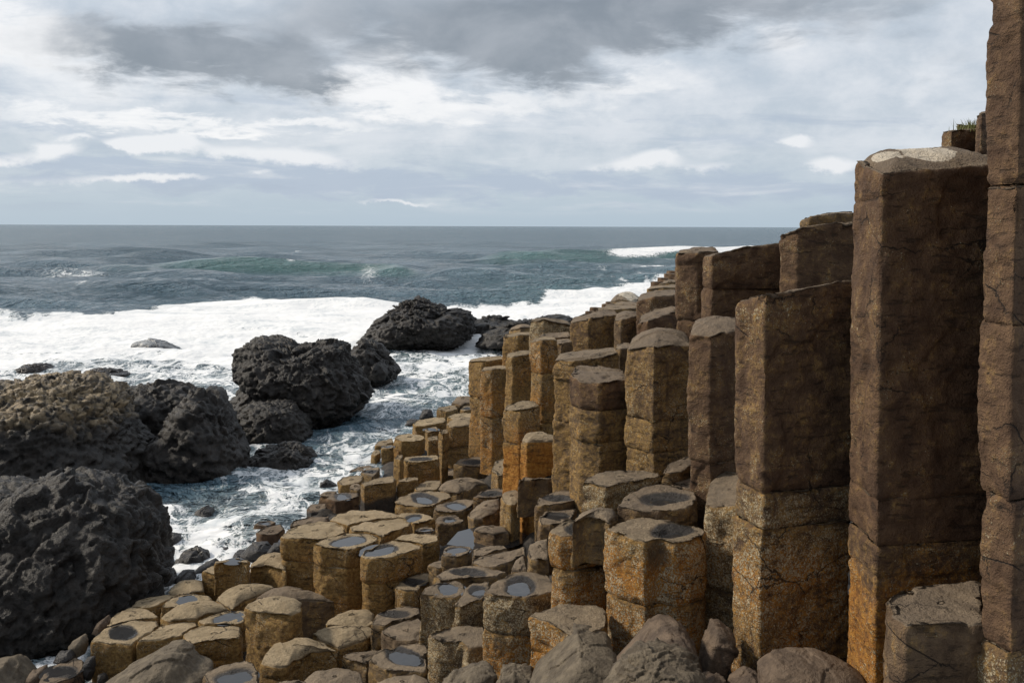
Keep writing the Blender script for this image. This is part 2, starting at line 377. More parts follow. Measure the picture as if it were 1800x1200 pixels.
# ------------------------------------------------------------------ the sea: one sheet out to the horizon
def smooth(x, a, b):
    t = np.clip((x - a) / (b - a), 0, 1); return t * t * (3 - 2 * t)
def build_sea():
    vs = np.concatenate([np.linspace(1420, 1000, 60)[:-1], np.linspace(1000, 401.0, 560)])
    Yr = np.concatenate([3.2 * F / (vs - 398.7), [3200, 4500, 7000, 12000, 24000]])
    tu = np.concatenate([np.linspace(-3.2, -1.0, 12)[:-1], np.linspace(-1.0, -.56, 40)[:-1], np.linspace(-.56, .23, 450), np.linspace(.23, 1.0, 50)[1:], np.linspace(1.0, 3.2, 12)[1:]])
    Yg, Tg = np.meshgrid(Yr, tu, indexing='ij')
    X = (Yg * Tg).ravel(); Yf = Yg.ravel()
    u = 900 + F * (X / Yf); v = 398.7 + 3.2 * F / Yf + (u - 900) * 0.0036
    dY = np.repeat(np.abs(np.gradient(Yr)), len(tu)); dX = Yf * 0.79 / 450
    z = np.zeros(len(X))
    rs = np.random.RandomState(3)
    wl = np.geomspace(0.7, 34, 30)
    p2 = np.stack([X, Yf, X * 0], 1)
    gust = 0.75 + 0.5 * gn(p2 / 23.0)
    for L in wl:
        ang = rs.normal(-1.45, 0.55); kx, ky = math.cos(ang) * 2 * math.pi / L, math.sin(ang) * 2 * math.pi / L
        amp = 0.0085 * L ** 0.80 * (1 + 1.9 * math.exp(-(math.log(L / 4.0) / 1.0) ** 2))
        fade = smooth(L / np.maximum(dY, dX), 2.2, 5.0)
        ph = kx * X + ky * Yf + rs.rand() * 6.28 + 1.1 * gn(p2 / (L * 2.2) + L)
        s = np.sin(ph); z += amp * fade * gust * (s - 0.35 * np.cos(2 * ph))
    calm = 0.34 + 0.66 * smooth(Yf, 14, 42)
    z *= calm * (1 - .62 * smooth(v, 500, 538))
    chop = fbm(p2 * np.array([0.8, 1.25, 1]) * 1.6, 4, .55) * smooth(1.0 / np.maximum(dY, dX), 3, 9)
    z += 0.055 * chop
    # swells rolling in
    def ridge(pts, hgt, front, back):
        pu = [p[0] for p in pts]; pv = [p[1] for p in pts]
        vc = np.interp(u, pu, pv); yc = 3.2 * F / (vc - 398.7 - (u - 900) * .0036)
        edge = smooth(u, pu[0], pu[0] + 70) * (1 - smooth(u, pu[-1] - 70, pu[-1]))
        d = Yf - yc + 1.3 * gn(p2 / 6.0)
        prof = np.where(d < 0, np.exp(-(d / front) ** 2), np.exp(-(d / back) ** 2))
        hh = hgt * (0.8 + 0.45 * gn(np.stack([X / 7, Yf * 0, X * 0 + hgt * 9], 1)))
        return prof * hh * edge, edge, d
    sw1, e1, d1 = ridge([(-300, 482), (0, 478), (300, 473), (520, 476), (640, 478), (760, 486)], 0.95, 3.0, 6.0)
    sw2, e2, d2 = ridge([(820, 458), (1000, 456), (1150, 455), (1400, 450)], 1.05, 4.5, 9.0)
    sw3, e3, d3 = ridge([(250, 548), (330, 540), (480, 536), (640, 545), (720, 550)], 0.42, .7, 2.5)
    sw4, e4, d4 = ridge([(-200, 505), (100, 508), (420, 506)], 0.35, 2.5, 4.0)
    sw5, e5, d5 = ridge([(700, 500), (900, 490), (1100, 486), (1250, 480)], 0.45, 2.5, 5.0)
    sw1 *= smooth(u, 60, 420); sw3 *= .20
    z += sw1 + sw2 + sw3 + sw4 + sw5
    # foam cover
    vt = np.interp(u, [-400, 0, 100, 200, 250, 290, 350, 480, 520, 640, 800, 900, 1000, 1060, 1120, 1190, 1500], [572, 566, 564, 560, 546, 533, 525, 523, 530, 533, 533, 529, 522, 514, 502, 486, 450])
    vb = np.interp(u, [-400, 0, 120, 220, 420, 600, 700, 760, 850, 900, 1100], [650, 652, 640, 632, 640, 610, 600, 618, 612, 600, 560])
    wob = fbm(np.stack([u / 60, v / 20, u * 0], 1), 4) * 6.5
    vv = v + wob
    surf = smooth(vv, vt - 6, vt + 7) * (1 - smooth(vv, vb - 12, vb + 25))
    d = surf * 1.02
    streak = fbm(np.stack([u / 90, v / 9, u * 0 + 4], 1), 4)
    d -= surf * (np.clip(0.42 * smooth(streak, .30, .9), 0, .42) * smooth(v, 540, 600) + .16 * smooth(fbm(np.stack([u / 30, v / 5, u * 0 + 9], 1), 3), .2, .8))
    # backwash below the surf and the channel between the rocks and the columns
    wash = smooth(v, 600, 650) * (1 - smooth(v, 720, 800)) * (1 - smooth(u, 420, 520))
    d = np.maximum(d, 0.60 * wash)
    chan = smooth(v, 600, 625) * smooth(u + (v - 600) * 1.0, 540, 640)
    patch = fbm(np.stack([X * .55, Yf * .35, X * 0 + 8], 1), 3)
    cd = np.interp(v, [600, 625, 660, 700, 760, 830, 880, 960, 1050], [.95, .70, .62, .54, .47, .43, .52, .58, .58]) + 0.17 * patch
    d = np.maximum(d, chan * cd)
    near_l8 = np.exp(-((u - 790) / 90) ** 2 - ((v - 605) / 13) ** 2); d = np.maximum(d, near_l8 * 1.0)
    for (uc, vc, ru, rv, a) in [(300, 905, 60, 22, .72), (370, 930, 50, 22, .78), (385, 950, 40, 16, .9), (480, 885, 70, 12, .66), (430, 870, 60, 10, .66), (520, 860, 70, 10, .62), (300, 940, 40, 20, .7), (620, 800, 50, 14, .66), (690, 760, 60, 10, .66), (740, 655, 80, 14, .72), (780, 690, 60, 8, .7)]:
        d = np.maximum(d, a * np.exp(-((u - uc) / ru) ** 2 - ((v - vc) / rv) ** 2))
    # dark lee water beside the rocks
    for (uc, vc, ru, rv, a) in [(600, 745, 60, 20, .9), (520, 800, 45, 14, .7), (330, 862, 90, 12, .6), (250, 890, 30, 14, .5), (690, 680, 30, 9, .5), (730, 625, 50, 8, .3)]:
        d *= 1 - a * np.exp(-((u - uc) / ru) ** 2 - ((v - vc) / rv) ** 2)
    # white horses out at sea
    caps = fbm(np.stack([X / 5.0, Yf / 11.0, X * 0 + 2], 1), 4, .6)
    d = np.maximum(d, smooth(caps, .62, 1.3) * .70 * (1 - smooth(v, 540, 560)) * smooth(v, 402, 440))
    crest1 = np.exp(-((d1 - .3) / 1.1) ** 2) * e1 * smooth(gn(np.stack([u / 38, u * 0, u * 0 + 1], 1)), .10, .5) * smooth(u, 380, 520)
    d = np.maximum(d, crest1 * .9)
    crest2 = np.exp(-((d2 + .8) / 3.0) ** 2) * e2 * smooth(u, 1040, 1100)
    d = np.maximum(d, crest2 * 1.15)
    run = smooth(fbm(np.stack([u / 40, v / 7, u * 0 + 6], 1), 3), -.05, .7) * smooth(u + (v - 480) * 1.2, 1000, 1120) * smooth(v, 466, 476) * (1 - smooth(v, 512, 525))
    d = np.maximum(d, run * .95)
    d = np.maximum(d, .50 * np.exp(-((u - 648) / 26) ** 2 - ((v - 486) / 10) ** 2) + .0)
    d = np.maximum(d, .50 * np.exp(-((u - 690) / 45) ** 2 - ((v - 503) / 4) ** 2))
    d = np.maximum(d, .50 * np.exp(-((u - 130) / 90) ** 2 - ((v - 482) / 5) ** 2))
    d = np.maximum(d, .62 * np.exp(-((u - 30) / 60) ** 2 - ((v - 536) / 4) ** 2))
    d = np.maximum(d, .55 * smooth(fbm(np.stack([u / 50, v / 8, u * 0 + 3], 1), 3), .0, .6) * smooth(v, 535, 552) * (1 - smooth(u, 250, 300)))
    d = np.clip(d, 0, 1.05)
    z += surf * (0.10 * fbm(p2 * np.array([.35, .8, 1]), 3, .5)) * smooth(Yf, 14, 24)
    z = np.where(Yf > 2500, -(Yf - 2500) * 0.0, z)
    g = np.clip(np.exp(-((d1 + 1.8) / 3.0) ** 2) * e1 * smooth(u, 120, 420) + .9 * np.exp(-((d2 + 4) / 6) ** 2) * e2 + .55 * np.exp(-((v - 640) / 60) ** 2) * smooth(u, 650, 720) + .3 * smooth(v, 440, 520) * smooth(u, 700, 1000), 0, 1)
    V = np.stack([X, Yf, z], 1)
    q = quads(len(Yr), len(tu), wrap=False)
    me = mesh_from('sea', V, [q], MAT_SEA, {'foam': d, 'green': g, 'fine': np.clip(1 / dY, 0, 1)})
    o = link('sea', me); o['kind'] = 'structure'
    return o
build_sea()
# ------------------------------------------------------------------ basalt columns
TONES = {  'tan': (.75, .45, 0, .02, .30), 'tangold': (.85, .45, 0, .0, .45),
  # golden lichen, pale specks, wet, dark stone, orange lichen
 'gold': (.62, .45, 0, .10, .35), 'pale': (.35, .30, 0, 0, .0), 'speck': (.45, .72, 0, .1, .35), 'orange': (.55, .66, 0, .22, 1.0), 'orange2': (.6, .25, 0, .1, 1.05),
 'brown': (.25, .35, 0, .45, .15), 'grey': (.1, .2, 0, .2, 0), 'wet': (.05, .03, .25, .9, .0), 'wall': (.10, .26, 0, 1.0, .0), 'wallspeck': (.12, .36, 0, .92, .05), 'wallspeck2': (.18, .30, 0, .95, .05), 'palegold': (.36, .55, 0, .62, .18), 'orangewall': (.30, .45, 0, .88, .62), 'wallgold': (.48, .55, 0, .82, .40),
 'wallred': (.05, .22, 0, .95, .0), 'wallgrey': (.15, .2, 0, .55, .05), 'goldcol': (.62, .50, 0, .12, .52), 'greycol': (.48, .38, 0, .30, .28), 'browngold': (.40, .45, 0, .6, .22)}

def resample(poly, n_corner=1, ratio=0.13, step=0.02):
    P = np.array(poly, float)
    q = []
    n = len(P)
    for i in range(n):                       # round the corners a little
        a, b, c = P[i - 1], P[i], P[(i + 1) % n]
        la = np.hypot(*(a - b)[:2]); lc = np.hypot(*(c - b)[:2])
        ra = min(.011, la * .3) / max(la, 1e-6); rc = min(.011, lc * .3) / max(lc, 1e-6)
        s, e = b + (a - b) * ra, b + (c - b) * rc
        for t in (0, .33, .67, 1):
            q.append((1 - t) ** 2 * s + 2 * t * (1 - t) * b + t * t * e)
    q = np.array(q); nx = np.roll(q, -1, 0)
    L = np.hypot(*(nx - q)[:, :2].T); cum = np.concatenate([[0], np.cumsum(L)])
    N = int(np.clip(cum[-1] / step, 22, 190))
    t = np.linspace(0, cum[-1], N, endpoint=False)
    qq = np.vstack([q, q[:1]])
    return np.stack([np.interp(t, cum, qq[:, k]) for k in range(3)], 1)

def patch_mask(V, patches):
    m = np.zeros(len(V))
    for (px, py, pz, rx, ry, rz) in patches:
        m = np.maximum(m, 1 - (((V[:, 0] - px) / rx) ** 2 + ((V[:, 1] - py) / ry) ** 2 + ((V[:, 2] - pz) / rz) ** 2) * .5)
    return np.clip(m, 0, 1)

TIDE = [-99]   # height of the dark tide line on the column being built
def drum_mesh(name, ring, zbot, step, shape, amp, seed, tone, is_top, centre_shift=(0, 0), lower=None, patches=(), scar=()):
    """one drum of a column: ring (N,3) is its rim; zbot its foot; lower: True when another drum stands on it"""
    N = len(ring); c = ring.mean(0); rel = ring[:, :2] - c[:2]
    R = np.hypot(*rel.T).mean()
    tan = np.roll(ring, -1, 0) - np.roll(ring, 1, 0)
    nrm = np.stack([tan[:, 1], -tan[:, 0]], 1); nrm /= np.linalg.norm(nrm, axis=1)[:, None] + 1e-9
    if (nrm * rel).sum() < 0: nrm = -nrm
    g, s, wet, dark, orange = tone
    H = float(ring[:, 2].mean() - zbot)
    rim_r = .012 if is_top else .010
    V = []; lich = []; stone = []
    sd = np.array([seed * 3.7, seed * 1.3, seed * 7.1])
    # top face rings from the centre out
    K = max(4, min(26, int(R / step)))
    fr = np.linspace(0, 1, K + 1)[1:]
    edge_in = 1 - rim_r / max(R, .05)
    cx = c[:2] + np.array(centre_shift) * R
    pool = None
    zc = ring[:, 2].mean()
    depth = amp
    def top_z(pts, f, zr):
        r = np.hypot(*(pts - c[:2]).T) / R
        z = zr.copy(); wetm = np.zeros(len(pts))
        if shape == 'dome': z += amp * (1 - np.clip(f, 0, 1) ** 2.2)
        elif shape == 'knob': z += amp * np.clip(1 - (np.clip(f, 0, 1) / .88) ** 3.2, 0, 1)
        elif shape.startswith('basin'):
            ca_, sa_ = math.cos(seed * 2.3), math.sin(seed * 2.3); an = 1 + .22 * math.sin(seed * 5.1)
            ex_ = (pts[:, 0] - cx[0]) * ca_ + (pts[:, 1] - cx[1]) * sa_; ey_ = -(pts[:, 0] - cx[0]) * sa_ + (pts[:, 1] - cx[1]) * ca_
            rr = np.hypot(ex_ * an, ey_ / an) / R
            rr = rr * (1 + .30 * gn(np.stack([pts[:, 0] * 5, pts[:, 1] * 5, pts[:, 0] * 0 + seed], 1)))
            q = np.clip(1 - rr / .74, 0, 1); q = q * q * (3 - 2 * q)
            z -= amp * q * 1.15 - .012 * gn(np.stack([pts[:, 0] * 9, pts[:, 1] * 9, pts[:, 0] * 0 + seed * 2], 1)) * np.clip(q * 2, 0, 1)
            wetm = np.clip((.71 - rr) / .22, 0, 1)
        p3 = np.stack([pts[:, 0], pts[:, 1], zr], 1)
        z += .010 * fbm(p3 * 4 + sd, 3) + .004 * fbm(p3 * 19 + sd, 3)
        # a step left by a broken flake
        fl = gn(p3 * np.array([3.1, 3.1, 0]) + sd * 2)
        z -= .013 * np.clip((fl - .22) / .05, 0, 1) * np.clip((1.02 - f) / .05, 0, 1) * (0 if shape.startswith('basin') else 1)
        return z, wetm
    z0, w0 = top_z(c[None, :2], np.zeros(1), np.array([zc]))
    V.append(np.array([[c[0], c[1], z0[0]]])); lich.append([[1, g, s]]); stone.append([[wet + w0[0], dark, 0]])
    for f in fr * edge_in:
        pts = c[:2] + rel * f
        zr = zc * (1 - f) + ring[:, 2] * f
        z, wm = top_z(pts, np.full(N, f), zr)
        # edge crumbles
        rag = np.clip((f - .80) / .2, 0, 1) * np.clip(gn(np.stack([pts[:, 0] * 9, pts[:, 1] * 9, z * 0], 1) + sd) - .05, 0, 1) * .030
        V.append(np.column_stack([pts, z - rag])); t1 = np.full(N, 1.0)
        lich.append(np.column_stack([t1, t1 * g, t1 * s])); stone.append(np.column_stack([wet + wm, t1 * dark, t1 * 0]))
    ntop = len(V) - 1
    # side rings
    hs = [0.0, rim_r * .35, rim_r, rim_r * 2.2]
    z_ = rim_r * 2.2
    while z_ < H - rim_r * 2: z_ += step; hs.append(min(z_, H - rim_r))
    hs += [H - rim_r * .3, H]
    zt, _ = top_z(c[:2] + rel, np.ones(N), ring[:, 2])
    for k, h in enumerate(hs):
        f = h / max(H, 1e-3)
        zz = zt * (1 - f) + zbot * f if is_top else ring[:, 2] * (1 - f) + zbot * f
        ins = 0.0
        if h < rim_r * 2.2: q = 1 - h / (rim_r * 2.2); ins = rim_r * q * q
        hb = H - h
        if lower is not None and hb < rim_r * 2.2: q = 1 - hb / (rim_r * 2.2); ins = rim_r * q * q
        p3 = np.stack([ring[:, 0], ring[:, 1], zz], 1) + 0
        d = .009 * gn(p3 * np.array([3.2, 3.2, 2.0]) + sd) + .006 * fbm(p3 * 8 + sd, 3) + .0042 * fbm(p3 * 30 + sd, 2)
        d += .004 * math.sin(math.pi * min(1, f)) if lower is not None else 0
        chip = gn(p3 * np.array([6, 6, 4.5]) + sd * 1.7)
        d -= np.clip((chip - .22) / .06, 0, 1) * (.024 if is_top else .009) * math.exp(-(h / .045) ** 2)
        if lower is not None: d -= np.clip((-chip - .30) / .06, 0, 1) * .013 * math.exp(-(hb / .04) ** 2)
        # a hairline crack running round the column
        for q_ in range(1 + int(H / .45)):
            cz = zbot + H * ((.31 + .618 * q_ + .37 * seed) % 1) + .035 * gn(p3 * np.array([3, 3, 0]) + sd + q_)
            d -= .012 * np.exp(-((zz - cz) / .007) ** 2) * (np.clip(1.6 * gn(p3 * 2 + sd + q_ * 3) + .35, 0, 1))
        # flaked facets
        fl = gn(p3 * np.array([3.6, 3.6, 2.4]) + sd * 3.1)
        d -= .011 * np.clip((fl - .26) / .03, 0, 1)
        fl2 = gn(p3 * np.array([8, 8, 5.5]) + sd * 1.9)
        d -= .006 * np.clip((fl2 - .30) / .04, 0, 1)
        xy = ring[:, :2] + nrm * (d - ins)[:, None] if not np.isscalar(ins) else ring[:, :2] + nrm * (d - ins)[:, None]
        V.append(np.column_stack([xy, zz]))
        t1 = np.ones(N)
        tm = t1 * (max(0, 1 - h / .012) if is_top else 0.0)
        hi = np.clip((zz - (zbot + 0)) / .9, 0, 1)
        lich.append(np.column_stack([tm, t1 * g, t1 * s * (1 if h > .02 else .6)]))
        stone.append(np.column_stack([np.clip(wet + np.clip((TIDE[0] - zz) / .08 + .5 * gn(p3 * 7), 0, 1) * .75, 0, 1), t1 * dark, t1 * orange * (0.35 + .65 * np.clip(h / .25, 0, 1))]))
    V.append(np.array([[c[0], c[1], zbot]])); lich.append([[0, g, s]]); stone.append([[wet, dark, 0]])
    V = np.vstack(V); nr = (len(V) - 2) // N
    stone = [np.vstack(stone)]
    if scar: stone[0][:, 0] = np.maximum(stone[0][:, 0], np.clip((patch_mask(V, scar) - .4 + .22 * gn(V * 14)) * 4, 0, 1) * .52)
    body = quads(nr, N)[:, ::-1] + 1
    i = np.arange(N)
    f0 = np.stack([np.zeros(N, int), 1 + i, 1 + (i + 1) % N], 1)
    lb = 1 + (nr - 1) * N
    f1 = np.stack([np.full(N, len(V) - 1), lb + (i + 1) % N, lb + i], 1)
    A = np.column_stack([np.vstack(lich), np.ones(len(V))]); B = np.column_stack([np.vstack(stone), patch_mask(V, patches)])
    # orientation: ring may run either way round
    area = (rel[:, 0] * np.roll(rel[:, 1], -1) - np.roll(rel[:, 0], -1) * rel[:, 1]).sum()
    fs = [body, f0, f1]
    if area < 0: fs = [f[:, ::-1] for f in fs]
    return mesh_from(name, V, fs, MAT_COL, {'lichen': A, 'stone': B}), cx, R, amp

def pool_mesh(name, cx, R, z, seed, size):
    N = 40; a = np.linspace(0, 2 * math.pi, N, endpoint=False)
    r = R * size * (1 + .12 * gn(np.stack([np.cos(a) * 1.5, np.sin(a) * 1.5, a * 0 + seed * 3], 1)))
    V = np.vstack([[cx[0], cx[1], z], np.stack([cx[0] + r * np.cos(a), cx[1] + r * np.sin(a), a * 0 + z], 1)])
    i = np.arange(N)
    return mesh_from(name, V, [np.stack([i * 0, 1 + i, 1 + (i + 1) % N], 1)], MAT_POOL)

POOLS = {'A1': .66, 'A4': .7, 'A8': .72, 'A10b': .6, 'A16': .0, 'A20': .42, 'A22': .58, 'A23': .5, 'A24': .46, 'A28': .32, 'A29': .30, 'A30': .36, 'A34': .3, 'A35': .32, 'A36': .42, 'A40': .52, 'A41': .42, 'A42': .42, 'A45': .5,
         'A47': .56, 'A48': .55, 'A50': .6, 'A52': .66, 'A53': .6, 'A56': .35, 'A57': 0, 'A60': .55, 'A64': .7, 'B3': .55, 'B12': 0, 'B14': 0, 'B15': .0, 'B21': .6, 'B24': 0, 'B27': .6, 'B30': 0, 'B00': .6}
SHIFTS = {'A1': (-.15, 0), 'A29': (.38, .05), 'A48': (-.42, -.1), 'A22': (.1, .1), 'A23': (.25, .1), 'A24': (-.05, 0), 'A35': (-.1, 0), 'A34': (-.15, -.1), 'A53': (.35, .1), 'A52': (.1, .1), 'A20': (.05, .1), 'A16': (-.15, .15), 'A45': (-.1, .1), 'A50': (.1, 0), 'A30': (.15, 0)}

DRUM_TONES = {'T12': ['wallspeck2', 'palegold', 'wallgold'], 'T13': ['wall', 'wall', 'orangewall'], 'T10': ['browngold', 'greycol'], 'T7': ['wallspeck2', 'greycol'], 'A22': ['speck', 'orange2'], 'A24': ['speck', 'orange'], 'T8': ['goldcol', 'orange2'], 'T11': ['wallspeck', 'wallspeck', 'speck'], 'T14': ['wallred', 'wallred', 'wallred', 'wallred', 'palegold']}
CTRL = []      # control points for the ground under and behind the columns: x, y, z
ROOTS = {}
def column(key, ring3, foot_z, Y, shape, amp, tone, joints=(), seed=0, patches=(), scar=()):
    """joints: heights at which one drum rests on the next"""
    step = float(np.clip(Y / 1700 * 1.75 * 2.2, .011, .06))
    ring = resample(ring3, step=step)
    tn = TONES[tone]; tns = [TONES[q] for q in DRUM_TONES[key]] if key in DRUM_TONES else None
    zb = foot_z - .18
    shift = SHIFTS.get(key, (0, 0))
    js = sorted([j for j in joints if zb + .05 < j < ring[:, 2].mean() - .03], reverse=True)
    base = ring[:, :2].mean(0)
    if not js:
        me, cx, R, am = drum_mesh('basalt_column', ring, zb, step, shape, amp, seed, tn, True, shift, patches=patches, scar=scar)
        root = link('basalt_column', me)
    else:
        root = bpy.data.objects.new('basalt_column', None); C.objects.link(root); root.empty_display_size = .1
        root.location = (base[0], base[1], zb)
        levels = [None] + js + [zb]
        for k in range(len(js) + 1):
            rr = ring.copy()
            if k > 0:
                rr[:, 2] = js[k - 1] + .001 + .006 * gn(np.column_stack([rr[:, :2] * 3, np.full(len(rr), seed + k)]))
                off = np.array([math.sin(seed * 5 + k * 2.1), math.cos(seed * 3 + k)]) * .007
                rr[:, :2] = base + (rr[:, :2] - base) * (1.0 - .012 * (k % 2)) + off
            me, cx_, R_, am_ = drum_mesh('drum', rr, levels[k + 1], step, shape if k == 0 else 'flat', amp if k == 0 else 0, seed + k * .77, tns[min(k, len(tns) - 1)] if tns else tn, k == 0, shift if k == 0 else (0, 0), lower=True if k < len(js) else None, patches=patches, scar=scar)
            d = link('drum', me); d.parent = root; d.location = (-base[0], -base[1], -zb)
            if k == 0: cx, R, am = cx_, R_, am_
    if shape.startswith('basin') and POOLS.get(key, .4) > 0:
        sz = POOLS.get(key, .4)
        q = np.clip(1 - sz / .74, 0, 1); q = q * q * (3 - 2 * q)
        zp = ring[:, 2].mean() - am * q * 1.15 - .004
        pm = pool_mesh('rain_pool', cx, R, zp, seed, min(sz * 1.5, .86))
        p = link('rain_pool', pm); p.parent = root
        if js: p.location = (-base[0], -base[1], -zb)
    root['kind'] = 'thing'
    ROOTS[key] = root
    return root
